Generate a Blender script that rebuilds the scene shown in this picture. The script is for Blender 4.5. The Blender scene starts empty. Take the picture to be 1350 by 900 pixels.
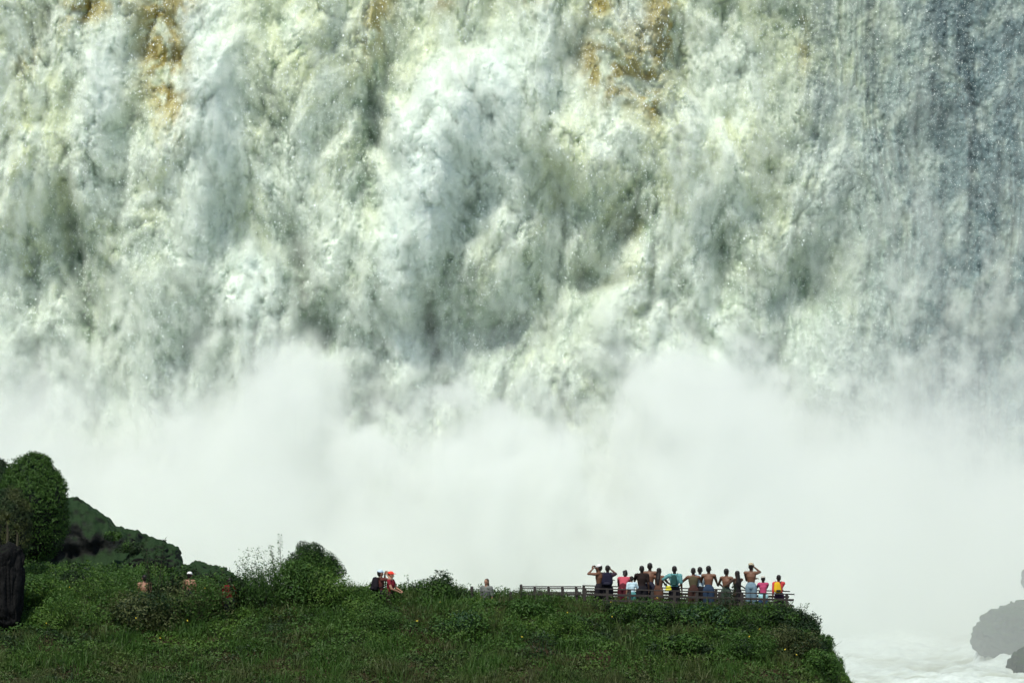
import bpy, bmesh, math, random
import numpy as np
from mathutils import Vector, Matrix
R = math.radians
C = bpy.context.scene.collection
SC = bpy.context.scene
random.seed(7)

# ---------------------------------------------------------------- camera
CAMP = Vector((0.0, -150.0, 7.0))
MPP = 35.8 / 1350.0                      # metres per photo pixel at Y = 0
PITCH = R(1.0)
cd = bpy.data.cameras.new('camera'); cam = bpy.data.objects.new('camera', cd); C.objects.link(cam)
cam.location = CAMP; cam.rotation_euler = (R(90) + PITCH, 0, 0)
cd.sensor_width = 36; cd.lens = 36 * 150 / 35.8; cd.clip_start = 1; cd.clip_end = 3000
SC.camera = cam
CP, SP = math.cos(PITCH), math.sin(PITCH)
def P(px, py, Y):
    """world point on the plane Y that the photo shows at pixel px, py"""
    a = (px - 675) * MPP / 150; b = (450 - py) * MPP / 150
    dx, dy, dz = a, CP - b * SP, SP + b * CP
    t = (Y - CAMP.y) / dy
    return Vector((CAMP.x + dx * t, Y, CAMP.z + dz * t))
def P_np(px, py, Y):
    a = (px - 675) * MPP / 150; b = (450 - py) * MPP / 150
    t = (Y - CAMP.y) / (CP - b * SP)
    return CAMP.x + a * t, CAMP.z + (SP + b * CP) * t

# ---------------------------------------------------------------- noise
def _tab(seed):
    r = np.random.RandomState(seed)
    p = r.permutation(256); g = r.rand(256) * 2 * np.pi
    return np.concatenate([p, p, p]), np.cos(g), np.sin(g)
def perlin(x, y, seed=0):
    p, gx, gy = _tab(seed)
    x0 = np.floor(x).astype(np.int64); y0 = np.floor(y).astype(np.int64)
    fx = x - x0; fy = y - y0; x0 &= 255; y0 &= 255
    u = fx * fx * fx * (fx * (fx * 6 - 15) + 10); v = fy * fy * fy * (fy * (fy * 6 - 15) + 10)
    def g(ix, iy, dx, dy):
        h = p[p[ix & 255] + (iy & 255)]
        return gx[h] * dx + gy[h] * dy
    a = g(x0, y0, fx, fy); b = g(x0 + 1, y0, fx - 1, fy)
    c = g(x0, y0 + 1, fx, fy - 1); d = g(x0 + 1, y0 + 1, fx - 1, fy - 1)
    return ((a + u * (b - a)) + v * ((c + u * (d - c)) - (a + u * (b - a)))) * 1.5
def fbm(x, y, o=4, seed=0, g=.5):
    s = 0; a = 1
    for k in range(o):
        s = s + a * perlin(x * 2 ** k + 3.7 * k, y * 2 ** k + 9.1 * k, seed + k); a *= g
    return s
def sstep(a, b, x):
    t = np.clip((x - a) / (b - a), 0, 1); return t * t * (3 - 2 * t)

# ---------------------------------------------------------------- materials
MATS = {}
def mat(name, col=(.5, .5, .5), rough=.8, **kw):
    if name in MATS: return MATS[name]
    m = bpy.data.materials.new(name); m.use_nodes = True
    b = m.node_tree.nodes['Principled BSDF']
    b.inputs['Base Color'].default_value = (*col, 1); b.inputs['Roughness'].default_value = rough
    b.inputs['Specular IOR Level'].default_value = kw.get('spec', .3)
    MATS[name] = m
    return m

def grid_mesh(name, X, Y, Z, material, cols=None):
    ny, nx = X.shape
    me = bpy.data.meshes.new(name)
    co = np.stack([X, Y, Z], -1).reshape(-1, 3).astype(np.float32)
    i = np.arange(ny * nx).reshape(ny, nx)
    q = np.stack([i[:-1, :-1], i[:-1, 1:], i[1:, 1:], i[1:, :-1]], -1).reshape(-1)
    me.vertices.add(len(co)); me.vertices.foreach_set('co', co.ravel())
    nf = len(q) // 4
    me.loops.add(len(q)); me.loops.foreach_set('vertex_index', q.astype(np.int32))
    me.polygons.add(nf)
    me.polygons.foreach_set('loop_start', np.arange(0, nf * 4, 4, dtype=np.int32))
    me.polygons.foreach_set('use_smooth', np.ones(nf, dtype=bool))
    if cols is not None:
        at = me.attributes.new('tint', 'FLOAT_COLOR', 'POINT')
        at.data.foreach_set('color', np.concatenate([cols.reshape(-1, 3), np.ones((len(co), 1))], 1).astype(np.float32).ravel())
    me.update(calc_edges=True)
    me.materials.append(material)
    o = bpy.data.objects.new(name, me); C.objects.link(o)
    return o
def tri_mesh(name, V, F, material, cols=None, smooth=False):
    """V (n,3), F (m,k) numpy arrays -> one mesh object"""
    me = bpy.data.meshes.new(name); k = F.shape[1]
    me.vertices.add(len(V)); me.vertices.foreach_set('co', V.astype(np.float32).ravel())
    me.loops.add(F.size); me.loops.foreach_set('vertex_index', F.astype(np.int32).ravel())
    me.polygons.add(len(F))
    me.polygons.foreach_set('loop_start', np.arange(0, F.size, k, dtype=np.int32))
    me.polygons.foreach_set('use_smooth', np.full(len(F), smooth, dtype=bool))
    if cols is not None:
        at = me.attributes.new('tint', 'FLOAT_COLOR', 'POINT')
        at.data.foreach_set('color', np.concatenate([cols, np.ones((len(V), 1))], 1).astype(np.float32).ravel())
    me.update(calc_edges=True)
    me.materials.append(material)
    o = bpy.data.objects.new(name, me); C.objects.link(o)
    return o
def tag(o, label=None, cat=None, group=None, kind=None):
    if label: o['label'] = label
    if cat: o['category'] = cat
    if group: o['group'] = group
    if kind: o['kind'] = kind
    return o
def tint_mat(name, rough=.8, spec=.2, trans=0.0, mul=1.0, sss=0.0, noise=None):
    m = bpy.data.materials.new(name); m.use_nodes = True
    nt = m.node_tree; b = nt.nodes['Principled BSDF']
    a = nt.nodes.new('ShaderNodeAttribute'); a.attribute_name = 'tint'
    src = a.outputs['Color']
    if noise:
        tc = nt.nodes.new('ShaderNodeTexCoord'); n = nt.nodes.new('ShaderNodeTexNoise')
        n.inputs['Scale'].default_value = noise[0]; n.inputs['Detail'].default_value = 4
        nt.links.new(tc.outputs['Object'], n.inputs['Vector'])
        mr = nt.nodes.new('ShaderNodeMapRange'); mr.inputs['From Min'].default_value = .3; mr.inputs['From Max'].default_value = .7
        mr.inputs['To Min'].default_value = noise[1]; mr.inputs['To Max'].default_value = noise[2]
        nt.links.new(n.outputs['Fac'], mr.inputs['Value'])
        vm = nt.nodes.new('ShaderNodeVectorMath'); vm.operation = 'SCALE'
        nt.links.new(src, vm.inputs[0]); nt.links.new(mr.outputs[0], vm.inputs['Scale']); src = vm.outputs[0]
    nt.links.new(src, b.inputs['Base Color'])
    b.inputs['Roughness'].default_value = rough; b.inputs['Specular IOR Level'].default_value = spec
    if sss:
        b.inputs['Subsurface Weight'].default_value = 1.0; b.inputs['Subsurface Scale'].default_value = sss
        b.inputs['Subsurface Radius'].default_value = (1, 1, 1)
    if trans:
        out = nt.nodes['Material Output']; tr = nt.nodes.new('ShaderNodeBsdfTranslucent'); mx = nt.nodes.new('ShaderNodeMixShader')
        nt.links.new(src, tr.inputs['Color']); mx.inputs[0].default_value = trans
        nt.links.new(b.outputs[0], mx.inputs[1]); nt.links.new(tr.outputs[0], mx.inputs[2])
        nt.links.new(mx.outputs[0], out.inputs['Surface'])
    return m

# ---------------------------------------------------------------- light
SUN_EL, SUN_AZ = 58.0, -158.0        # azimuth: compass direction the light comes from, 0 = +Y, clockwise to +X
sd = Vector((math.sin(R(SUN_AZ)) * math.cos(R(SUN_EL)), math.cos(R(SUN_AZ)) * math.cos(R(SUN_EL)), math.sin(R(SUN_EL))))
w = bpy.data.worlds.new('World'); SC.world = w; w.use_nodes = True
sky = w.node_tree.nodes.new('ShaderNodeTexSky'); sky.sky_type = 'NISHITA'; sky.sun_disc = False
sky.sun_elevation = R(SUN_EL); sky.sun_rotation = R(SUN_AZ)
bg = w.node_tree.nodes['Background']; bg.inputs['Strength'].default_value = .13
w.node_tree.links.new(sky.outputs[0], bg.inputs['Color'])
ld = bpy.data.lights.new('sun', 'SUN'); ld.energy = 3.8; ld.angle = R(.5); ld.color = (1, .965, .84)
sun = bpy.data.objects.new('sun', ld); C.objects.link(sun)
sun.rotation_euler = sd.to_track_quat('Z', 'Y').to_euler(); sun.location = (0, 0, 120)
SC.view_settings.view_transform = 'Standard'; SC.view_settings.look = 'None'
SC.view_settings.exposure = 0.02; SC.view_settings.gamma = 1
SC.cycles.volume_bounces = 6; SC.cycles.max_bounces = 8; SC.cycles.diffuse_bounces = 3
SC.cycles.transparent_max_bounces = 16
SC.cycles.volume_step_rate = 4.0; SC.cycles.volume_max_steps = 64

#@@FALLS
# ---------------------------------------------------------------- the waterfall
YF = 80.0
def worley(x, y, seed, jit=.9):
    """distance to the nearest of one random point per cell"""
    r = np.random.RandomState(seed); T = 64
    jx = (r.rand(T, T) - .5) * jit + .5; jy = (r.rand(T, T) - .5) * jit + .5
    x0 = np.floor(x).astype(np.int64); y0 = np.floor(y).astype(np.int64)
    best = np.full(x.shape, 9., dtype=np.float64)
    for i in (-1, 0, 1):
        for j in (-1, 0, 1):
            cx = x0 + i; cy = y0 + j
            d = (cx + jx[cx % T, cy % T] - x) ** 2 + (cy + jy[cx % T, cy % T] - y) ** 2
            np.minimum(best, d, out=best)
    return best
def puff(x, y, seed):
    return 1 - np.clip(worley(x, y, seed), 0, 1)          # round bumps that meet in creases
FX0, FX1, FZ0, FZ1, FNX, FNZ = -33.0, 33.0, -5.0, 34.0, 1200, 710
def make_falls():
    X, Z = np.meshgrid(np.linspace(FX0, FX1, FNX), np.linspace(FZ0, FZ1, FNZ))
    ty = (YF - CAMP.y)
    q = (Z - CAMP.z) / ty                      # tangent of the elevation
    bb = (q * CP - SP) / (CP + q * SP); tt = ty / (CP - bb * SP)
    px = 675 + (X / tt) * 150 / MPP; py = 450 - bb * 150 / MPP
    G = lambda cx, cy, sx, sy, tilt=0: np.exp(-(((px - cx - tilt * (py - cy)) / sx) ** 2 + ((py - cy) / sy) ** 2))
    right = sstep(930, 1230, px + 50 * perlin(px / 90, py / 300, 5))   # thin veils over the rock, towards the right
    wx = 1.2 * perlin(X / 6, Z / 12, 11) + .45 * perlin(X / 2.6, Z / 5, 12)
    wz = 1.6 * perlin(X / 3.2, Z / 9, 13) + .5 * perlin(X / 1.6, Z / 3, 14)
    U = X + wx; V = Z + wz
    ridge = perlin(U / 4.2, V / 15.0, 21) + .5 * perlin(U / 2.0, V / 6, 22)
    # plumes: chevrons that drop fastest in their middle, so their fronts bow downwards
    u2 = U + .18 * perlin(X / .45, Z / .6, 24) + .10 * perlin(X / .2, Z / .25, 25); v2 = V + .22 * perlin(X / .5, Z / .7, 26) + .10 * perlin(X / .2, Z / .25, 27)
    p1 = puff(u2 / 2.3, v2 / 3.8, 31); p2 = puff(u2 / 1.15, v2 / 1.9, 32)
    p3 = puff(u2 / .58, v2 / .85, 33); p4 = puff(u2 / .3, v2 / .42, 34); p5 = fbm(X / .22, Z / .3, 2, 35)
    busy = sstep(-.5, .6, perlin(U / 3.0, V / 5, 36) + .4 * perlin(U / 1.2, V / 1.6, 37))      # where the small clumps stand out
    tears = np.abs(perlin(u2 / .55, v2 / 2.6, 38)) + .6 * np.abs(perlin(u2 / .28, v2 / 1.1, 39))
    grain = fbm(X / .5 + .5 * wx, Z / .95 + .2 * wz, 5, 135, .66)
    b = 1.3 * p1 + .75 * p2 * (.5 + .7 * busy) + .34 * p3 * (.3 + busy) + .18 * p4 * (.3 + busy) + .11 * grain
    h = 1.5 * ridge + 1.0 * b
    hr = .6 * ridge + .5 * (np.abs(perlin(U / 1.1, V / 9.5, 41)) + .5 * np.abs(perlin(U / .5, V / 4.2, 42))) + .12 * p3 * busy + .10 * p4 + .12 * grain
    h = h * (1 - right) + hr * right
    for cx, cy, sx, sy, t, a in [(400, 385, 24, 70, .12, -1.2), (418, 425, 28, 40, .3, -.9), (500, 540, 45, 40, 0, -2), (100, 320, 18, 90, .18, -1.6), (122, 420, 26, 50, .2, -1.4),
            (490, 190, 17, 90, -.12, -1.8), (600, 300, 30, 120, -.2, -1.4), (822, 290, 34, 40, 0, -1.6), (660, 440, 60, 50, 0, -1.8), (780, 370, 40, 30, 0, -1.8),
            (1070, 370, 40, 60, 0, -1.6), (950, 330, 24, 70, 0, -1.6), (180, 160, 25, 50, -.4, -1.3), (370, 190, 25, 60, .15, -1.6), (235, 90, 16, 90, 0, -1.5), (560, 400, 16, 90, .2, -1.5),
            (640, 150, 90, 130, -.3, 3.0), (540, 330, 60, 80, -.2, 1.6), (290, 130, 50, 110, -.05, 2), (150, 110, 40, 70, -.15, 1.6), (760, 210, 50, 60, .1, 1.6),
            (230, 400, 50, 90, 0, 1.6), (330, 400, 40, 80, 0, 1.4), (905, 230, 50, 90, 0, 1.6), (920, 510, 60, 40, .1, 4), (400, 500, 40, 40, 0, 2), (30, 200, 60, 120, 0, 1.4)]:
        h = h + a * G(cx, cy, sx, sy, t)
    Yc = YF - h
    # colours of the falls: foam, silty water, ochre water, green for aerated water and painted shade, wet basalt behind the thin veils
    foam = np.array([.66, .725, .63]); silt = np.array([.43, .475, .18]); ochre = np.array([.27, .195, .018]); green = np.array([.245, .33, .235]); rock = np.array([.06, .095, .11])
    n1 = fbm(U / 3.0, V / 6.0, 4, 51); n2 = fbm(U / 1.2, V / 1.6, 4, 55); n3 = perlin(X / .22, Z / .22, 59)
    crease = 1 - sstep(.35, .95, .45 * p1 + .35 * p2 + .3 * p3 + .15 * p5)  # mask of the creases between puffs, where shade is painted into the colour
    top = 1 - sstep(0, 520, py)
    yel = np.clip(sstep(-.3, .8, n1 + .3 * n2 + .6 * (top - .5)) * (1 - .5 * right), 0, 1)
    for cx, cy, sx, sy, t, a in [(120, 20, 60, 40, -.6, .6), (30, 120, 60, 140, 0, .5), (90, 230, 50, 90, -.2, .5), (210, 200, 26, 120, 0, .6), (420, 60, 40, 90, .1, .6), (40, 330, 60, 60, 0, .5), (180, 400, 26, 90, 0, .4), (730, 250, 50, 60, 0, .4), (840, 200, 60, 60, 0, .4), (370, 60, 40, 60, 0, .4), (970, 15, 60, 30, 0, .5), (820, 290, 60, 50, 0, .7), (790, 400, 60, 60, 0, .5), (770, 530, 40, 50, 0, .8), (480, 130, 25, 90, -.2, .6), (1130, 100, 30, 120, 0, .5), (1060, 250, 18, 150, 0, .5)]:
        yel = np.clip(yel + a * G(cx, cy, sx, sy, t) * sstep(-.6, .5, n2), 0, 1)
    for cx, cy, sx, sy, t in [(640, 150, 80, 150, -.3), (290, 130, 45, 130, 0), (150, 110, 35, 80, -.2), (540, 330, 60, 120, -.2)]:
        yel = yel * (1 - .9 * G(cx, cy, sx, sy, t))
    och = np.zeros_like(px)
    for cx, cy, sx, sy, t, a in [(215, 60, 26, 95, .0, 1.5), (235, 0, 34, 26, 0, 1.1), (100, 25, 40, 20, -.8, .8), (800, 95, 34, 44, .3, 1.8), (872, 30, 20, 52, 0, 1.8), (845, 60, 30, 60, .4, .5), (500, 40, 20, 60, -.25, .7), (700, 5, 40, 16, 0, .4), (240, 130, 18, 60, 0, .7), (130, 15, 50, 18, 0, .7), (853, 125, 12, 45, .15, 1.2), (1057, 40, 9, 65, .02, .9), (790, 10, 16, 20, 0, 1.0), (585, 5, 26, 14, 0, .9), (500, 10, 12, 40, -.2, .7), (40, 80, 16, 22, 0, .8), (825, 300, 30, 26, 0, .5), (795, 360, 40, 20, .2, .35)]:
        och = och + a * G(cx, cy, sx, sy, t)
    och = np.clip(och * sstep(-.5, .6, n2 + .6 * perlin(U / .5, V / .5, 60) + .25), 0, 1)
    def mixc(a, bcol, f): return a * (1 - f[..., None]) + bcol * f[..., None]
    c = np.broadcast_to(foam, px.shape + (3,))
    cool = np.zeros_like(px)
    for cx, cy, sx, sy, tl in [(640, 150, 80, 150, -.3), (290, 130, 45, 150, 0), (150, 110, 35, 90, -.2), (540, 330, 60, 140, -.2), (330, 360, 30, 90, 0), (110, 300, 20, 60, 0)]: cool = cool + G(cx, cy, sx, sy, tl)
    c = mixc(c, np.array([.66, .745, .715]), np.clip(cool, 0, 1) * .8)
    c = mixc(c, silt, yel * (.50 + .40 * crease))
    # dense white foam stands in clumps; between them the greener aerated water, with shade painted into creases and gaps
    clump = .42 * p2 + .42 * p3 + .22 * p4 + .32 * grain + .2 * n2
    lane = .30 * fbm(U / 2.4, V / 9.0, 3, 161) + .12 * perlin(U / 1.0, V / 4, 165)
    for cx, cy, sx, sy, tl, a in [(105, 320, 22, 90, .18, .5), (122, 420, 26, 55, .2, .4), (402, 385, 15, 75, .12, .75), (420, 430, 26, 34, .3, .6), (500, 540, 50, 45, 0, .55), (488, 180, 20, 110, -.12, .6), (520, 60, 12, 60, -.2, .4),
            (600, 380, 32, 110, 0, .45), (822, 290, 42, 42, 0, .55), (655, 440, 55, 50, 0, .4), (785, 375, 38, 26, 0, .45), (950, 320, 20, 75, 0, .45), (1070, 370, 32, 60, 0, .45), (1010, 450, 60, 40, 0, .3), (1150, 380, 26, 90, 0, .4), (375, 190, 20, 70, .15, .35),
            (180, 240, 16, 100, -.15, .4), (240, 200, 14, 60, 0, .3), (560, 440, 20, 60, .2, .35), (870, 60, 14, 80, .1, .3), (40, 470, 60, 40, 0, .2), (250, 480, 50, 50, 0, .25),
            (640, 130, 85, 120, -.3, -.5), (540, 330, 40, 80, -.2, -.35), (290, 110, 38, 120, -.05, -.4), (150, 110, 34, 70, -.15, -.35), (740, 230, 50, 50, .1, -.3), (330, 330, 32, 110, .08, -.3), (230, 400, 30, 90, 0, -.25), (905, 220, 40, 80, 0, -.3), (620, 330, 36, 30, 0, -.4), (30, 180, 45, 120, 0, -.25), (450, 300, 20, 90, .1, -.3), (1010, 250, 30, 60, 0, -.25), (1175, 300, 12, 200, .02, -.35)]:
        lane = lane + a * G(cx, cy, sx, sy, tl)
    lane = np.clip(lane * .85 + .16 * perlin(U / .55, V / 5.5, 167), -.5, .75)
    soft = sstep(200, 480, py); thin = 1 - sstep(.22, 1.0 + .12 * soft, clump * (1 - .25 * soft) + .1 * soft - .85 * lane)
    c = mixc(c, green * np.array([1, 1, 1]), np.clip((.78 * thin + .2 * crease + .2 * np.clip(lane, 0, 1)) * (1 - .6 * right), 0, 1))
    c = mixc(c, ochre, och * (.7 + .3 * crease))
    veil = .8 * perlin(X / .9 + .4 * n1, Z / 18, 71) + .5 * perlin(X / .4, Z / 8, 72) + .35 * perlin(X / .16, Z / 1.6, 74) + .4 * (p4 - .6) + .45 * p5 + .35 * n2
    cover = sstep(-1.2, 1.0, veil + 1.15 - 1.25 * sstep(980, 1330, px) * (1 - .5 * sstep(60, 450, py)))
    c = mixc(c, np.array([.15, .23, .245]), right * (.55 + .35 * sstep(1050, 1300, px)) * (1 - .4 * sstep(-.1, .8, n2)))
    dark = (1 - cover) * right
    gap = G(875, 90, 22, 70, .1) * .4 + G(830, 50, 16, 60, .3) * .5 + G(1085, 50, 20, 90, 0) * .5 + G(1180, 60, 16, 100, 0) * .3
    dark = np.clip(dark + gap * sstep(-.1, .5, -n3 - .3 * n2 + .1), 0, 1)
    c = mixc(c, rock, dark * .85)
    m = tint_mat('falling water', rough=.6, spec=.2, sss=.4)
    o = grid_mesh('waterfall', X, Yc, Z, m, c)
    tag(o, kind='structure')
    bare = np.clip(och + dark + .5 * yel * crease, 0, 1)
    # how much spray hangs before each place: most over the plumes and low down, none over the bare streaks
    bare = np.clip(1 - (1 - bare) * (.35 + 1.3 * np.clip(-lane, 0, .5) + .5 * sstep(250, 520, py) + .5 * right * sstep(150, 450, py)), 0, 1)
    at = o.data.attributes.new('bare', 'FLOAT', 'POINT'); at.data.foreach_set('value', bare.astype(np.float32).ravel())
    return o, X, Yc, Z, px, py, right, p3, c
falls, FX, FY, FZ, FPX, FPY, FRIGHT, FP3, FCOL = make_falls()

# ---------------------------------------------------------------- mist: a real volume, its density a field in space
def volume_object(name, lo, hi, res, density_fn, material):
    me = bpy.data.meshes.new(name); o = bpy.data.objects.new(name, me); C.objects.link(o)
    ng = bpy.data.node_groups.new(name, 'GeometryNodeTree')
    ng.interface.new_socket('Geometry', in_out='INPUT', socket_type='NodeSocketGeometry')
    ng.interface.new_socket('Geometry', in_out='OUTPUT', socket_type='NodeSocketGeometry')
    N = ng.nodes.new; L = ng.links.new
    out = N('NodeGroupOutput'); vc = N('GeometryNodeVolumeCube'); sm = N('GeometryNodeSetMaterial')
    vc.inputs['Min'].default_value = lo; vc.inputs['Max'].default_value = hi
    for k, r in zip(('Resolution X', 'Resolution Y', 'Resolution Z'), res): vc.inputs[k].default_value = r
    sm.inputs['Material'].default_value = material
    L(density_fn(N, L), vc.inputs['Density'])
    L(vc.outputs[0], sm.inputs[0]); L(sm.outputs[0], out.inputs[0])
    md = o.modifiers.new('volume', 'NODES'); md.node_group = ng
    return o
def vol_mat(name, col, dens, aniso=.0):
    m = bpy.data.materials.new(name); m.use_nodes = True; nt = m.node_tree
    nt.nodes.remove(nt.nodes['Principled BSDF'])
    v = nt.nodes.new('ShaderNodeVolumePrincipled'); v.inputs['Color'].default_value = (*col, 1)
    v.inputs['Density'].default_value = dens; v.inputs['Anisotropy'].default_value = aniso
    nt.links.new(v.outputs[0], nt.nodes['Material Output'].inputs['Volume'])
    return m
def field_tools(N, L):
    def m(op, a, b=None, c=None, clamp=False):
        n = N('ShaderNodeMath'); n.operation = op; n.use_clamp = clamp
        for i, v in enumerate((a, b, c)):
            if v is None: continue
            if isinstance(v, (int, float)): n.inputs[i].default_value = v
            else: L(v, n.inputs[i])
        return n.outputs[0]
    def noise(vec, scale, detail, rough=.55, dist=0):
        n = N('ShaderNodeTexNoise'); n.inputs['Scale'].default_value = scale; n.inputs['Detail'].default_value = detail
        n.inputs['Roughness'].default_value = rough; n.inputs['Distortion'].default_value = dist
        L(vec, n.inputs['Vector']); return n.outputs[0]
    def sm(v, a, b, lo=0., hi=1.):
        n = N('ShaderNodeMapRange'); n.interpolation_type = 'SMOOTHSTEP'
        L(v, n.inputs['Value']); n.inputs['From Min'].default_value = a; n.inputs['From Max'].default_value = b
        n.inputs['To Min'].default_value = lo; n.inputs['To Max'].default_value = hi
        return n.outputs[0]
    def scaled(v, s):
        n = N('ShaderNodeVectorMath'); n.operation = 'MULTIPLY'; L(v, n.inputs[0]); n.inputs[1].default_value = s; return n.outputs[0]
    return m, noise, sm, scaled
SC.cycles.use_adaptive_sampling = True; SC.cycles.adaptive_threshold = .03
MIST_LO, MIST_HI = (-36, 18, -5), (36, 80, 18)
def mist_density(N, L):
    m, noise, sm, scaled = field_tools(N, L)
    pos = N('GeometryNodeInputPosition').outputs[0]
    sep = N('ShaderNodeSeparateXYZ'); L(pos, sep.inputs[0]); x, y, z = sep.outputs
    big = noise(scaled(pos, (.12, .07, .14)), 1, 6, .6)
    fine = noise(scaled(pos, (.42, .33, .4)), 1, 6, .66)
    fc = N('ShaderNodeFloatCurve'); L(m('DIVIDE', m('ADD', x, 33), 66), fc.inputs['Value'])
    cv = fc.mapping.curves[0]
    pts = [(0, 490), (120, 520), (300, 520), (390, 460), (470, 560), (540, 560), (640, 540), (740, 580), (800, 600), (860, 520), (920, 480), (1010, 530), (1150, 540), (1350, 590)]
    prof = []
    for px, py in pts:
        p = P(px, py, 76); prof.append(((p.x + 33) / 66, p.z / 20))
    cv.points[0].location = (0, prof[0][1]); cv.points[1].location = (1, prof[-1][1])
    for q in prof: cv.points.new(*q)
    fc.mapping.update()
    top = m('ADD', m('MULTIPLY', m('SUBTRACT', big, .5), 14), m('MULTIPLY', m('SUBTRACT', fine, .5), 9))
    d = m('SUBTRACT', m('ADD', top, m('MULTIPLY', fc.outputs[0], 20)), z)      # metres below the top of the bank
    bank = sm(d, -2.0, 8.0)
    back = sm(y, 52, 66)
    # bursts where the heaviest water lands
    burst = None; wob = m('MULTIPLY', m('SUBTRACT', fine, .5), 11)
    for bx, by, Yb, rad in ((915, 540, 70, 3.6), (870, 565, 68, 2.8), (980, 560, 70, 2.8), (400, 520, 72, 2.6), (640, 600, 66, 3.2), (720, 640, 64, 3.0), (480, 600, 68, 2.4)):
        c0 = P(bx, by, Yb); dv = N('ShaderNodeVectorMath'); dv.operation = 'DISTANCE'; L(pos, dv.inputs[0]); dv.inputs[1].default_value = c0
        q = sm(m('SUBTRACT', m('ADD', wob, rad), dv.outputs['Value']), -.2, 1.6, 0, 3.2)
        burst = q if burst is None else m('MAXIMUM', burst, q)
    thin = sm(m('ADD', m('ADD', m('MULTIPLY', big, 14), 2), m('MULTIPLY', z, -1)), -4, 14)
    rside = sm(x, 2, 14)
    front = m('MULTIPLY', m('MULTIPLY', thin, sm(m('ADD', y, m('MULTIPLY', rside, 10)), 28, 42)), m('ADD', .12, m('MULTIPLY', rside, .13)))
    lumps = sm(noise(scaled(pos, (.22, .2, .26)), 1, 6, .62, .8), .38, .62, .15, 2.0)
    return m('MULTIPLY', m('ADD', m('ADD', m('MULTIPLY', m('MULTIPLY', bank, lumps), back), burst), front), .20)
mist = volume_object('mist', MIST_LO, MIST_HI, (190, 80, 70), mist_density, vol_mat('mist air', (.975, .997, .968), 1.0, .0))
tag(mist, kind='stuff')
# spray torn off the surface of the falls: hugs the water, leaves the bare streaks clear
SPRAY_LO, SPRAY_HI = (-33, 73, 0), (33, 80.5, 33)
def spray_density(N, L):
    m, noise, sm, scaled = field_tools(N, L)
    pos = N('GeometryNodeInputPosition').outputs[0]
    sep = N('ShaderNodeSeparateXYZ'); L(pos, sep.inputs[0]); x, y, z = sep.outputs
    oi = N('GeometryNodeObjectInfo'); oi.inputs[0].default_value = falls
    col = m('ROUND', m('MULTIPLY', m('SUBTRACT', x, FX0), (FNX - 1) / (FX1 - FX0)))
    row = m('ROUND', m('MULTIPLY', m('SUBTRACT', z, FZ0), (FNZ - 1) / (FZ1 - FZ0)))
    idx = m('ADD', m('MULTIPLY', row, FNX), col)
    def sample(field, typ):
        n = N('GeometryNodeSampleIndex'); n.data_type = typ; n.domain = 'POINT'; n.clamp = True
        L(oi.outputs['Geometry'], n.inputs['Geometry']); L(idx, n.inputs['Index']); L(field, n.inputs['Value']); return n.outputs[0]
    sp = N('ShaderNodeSeparateXYZ'); L(sample(N('GeometryNodeInputPosition').outputs[0], 'FLOAT_VECTOR'), sp.inputs[0])
    na = N('GeometryNodeInputNamedAttribute'); na.data_type = 'FLOAT'; na.inputs[0].default_value = 'bare'
    bare = sample(na.outputs[0], 'FLOAT')
    front = m('SUBTRACT', sp.outputs[1], y)                      # metres in front of the water
    puffs = noise(scaled(pos, (.5, .5, .36)), 1, 7, .66)
    reach = m('MULTIPLY', m('SUBTRACT', puffs, .46), 8)
    near = sm(m('SUBTRACT', reach, front), -.4, 1.4)
    low = sm(z, 25, 8, .45, 1.9)
    # a fleece of torn water right on the surface
    tuft = noise(scaled(pos, (1.7, 1.7, 1.15)), 1, 4, .6)
    fleece = m('MULTIPLY', sm(m('SUBTRACT', m('MULTIPLY', m('SUBTRACT', tuft, .36), 4.0), front), -.1, .5), 1.5)
    clear = m('SUBTRACT', 1, bare)
    return m('ADD', m('MULTIPLY', m('MULTIPLY', near, low), m('MULTIPLY', clear, .95)), m('MULTIPLY', m('MULTIPLY', fleece, sm(x, 11, 21, 1.0, .35)), m('ADD', m('MULTIPLY', clear, .9), .1)))
SPRAYMAT = vol_mat('spray air', (.968, .997, .962), 1.0, .0); SPRAYMAT.cycles.volume_step_rate = .45
spray = volume_object('spray', SPRAY_LO, SPRAY_HI, (480, 56, 240), spray_density, SPRAYMAT)
tag(spray, kind='stuff')

# droplets flung in front of the falls, far too many to count: one object
def make_droplets():
    r = np.random.RandomState(5); n = 150000
    i = r.randint(0, FNZ, n * 2); j = r.randint(0, FNX, n * 2)
    keep = r.rand(n * 2) < (.25 + .3 * FRIGHT[i, j] + .35 * (FP3[i, j] > .7)) * (FZ[i, j] > 5)
    i = i[keep]; j = j[keep]; n = len(i)
    c = np.stack([FX[i, j] + r.randn(n) * .03, FY[i, j] - .02 - r.exponential(.22, n), FZ[i, j] + r.randn(n) * .03], -1)
    s = np.clip(r.lognormal(-4.2, .45, n), .009, .06) * (1 - .45 * FRIGHT[i, j])
    base = np.array([[1, 1, 1], [1, -1, -1], [-1, 1, -1], [-1, -1, 1]]) / 1.3
    q = r.randn(n, 3, 3); q, _ = np.linalg.qr(q)
    t = np.einsum('vk,nkl->nvl', base, q) * s[:, None, None]; t[:, :, 2] *= 1.5
    V = (c[:, None, :] + t).reshape(-1, 3)
    F = (np.array([[0, 1, 2], [0, 3, 1], [0, 2, 3], [1, 3, 2]])[None] + np.arange(n)[:, None, None] * 4).reshape(-1, 3)
    m = mat('white droplets', (.82, .87, .85), .5)
    tag(tri_mesh('water_droplets', V, F, m), kind='stuff')
make_droplets()
#@@END

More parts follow.
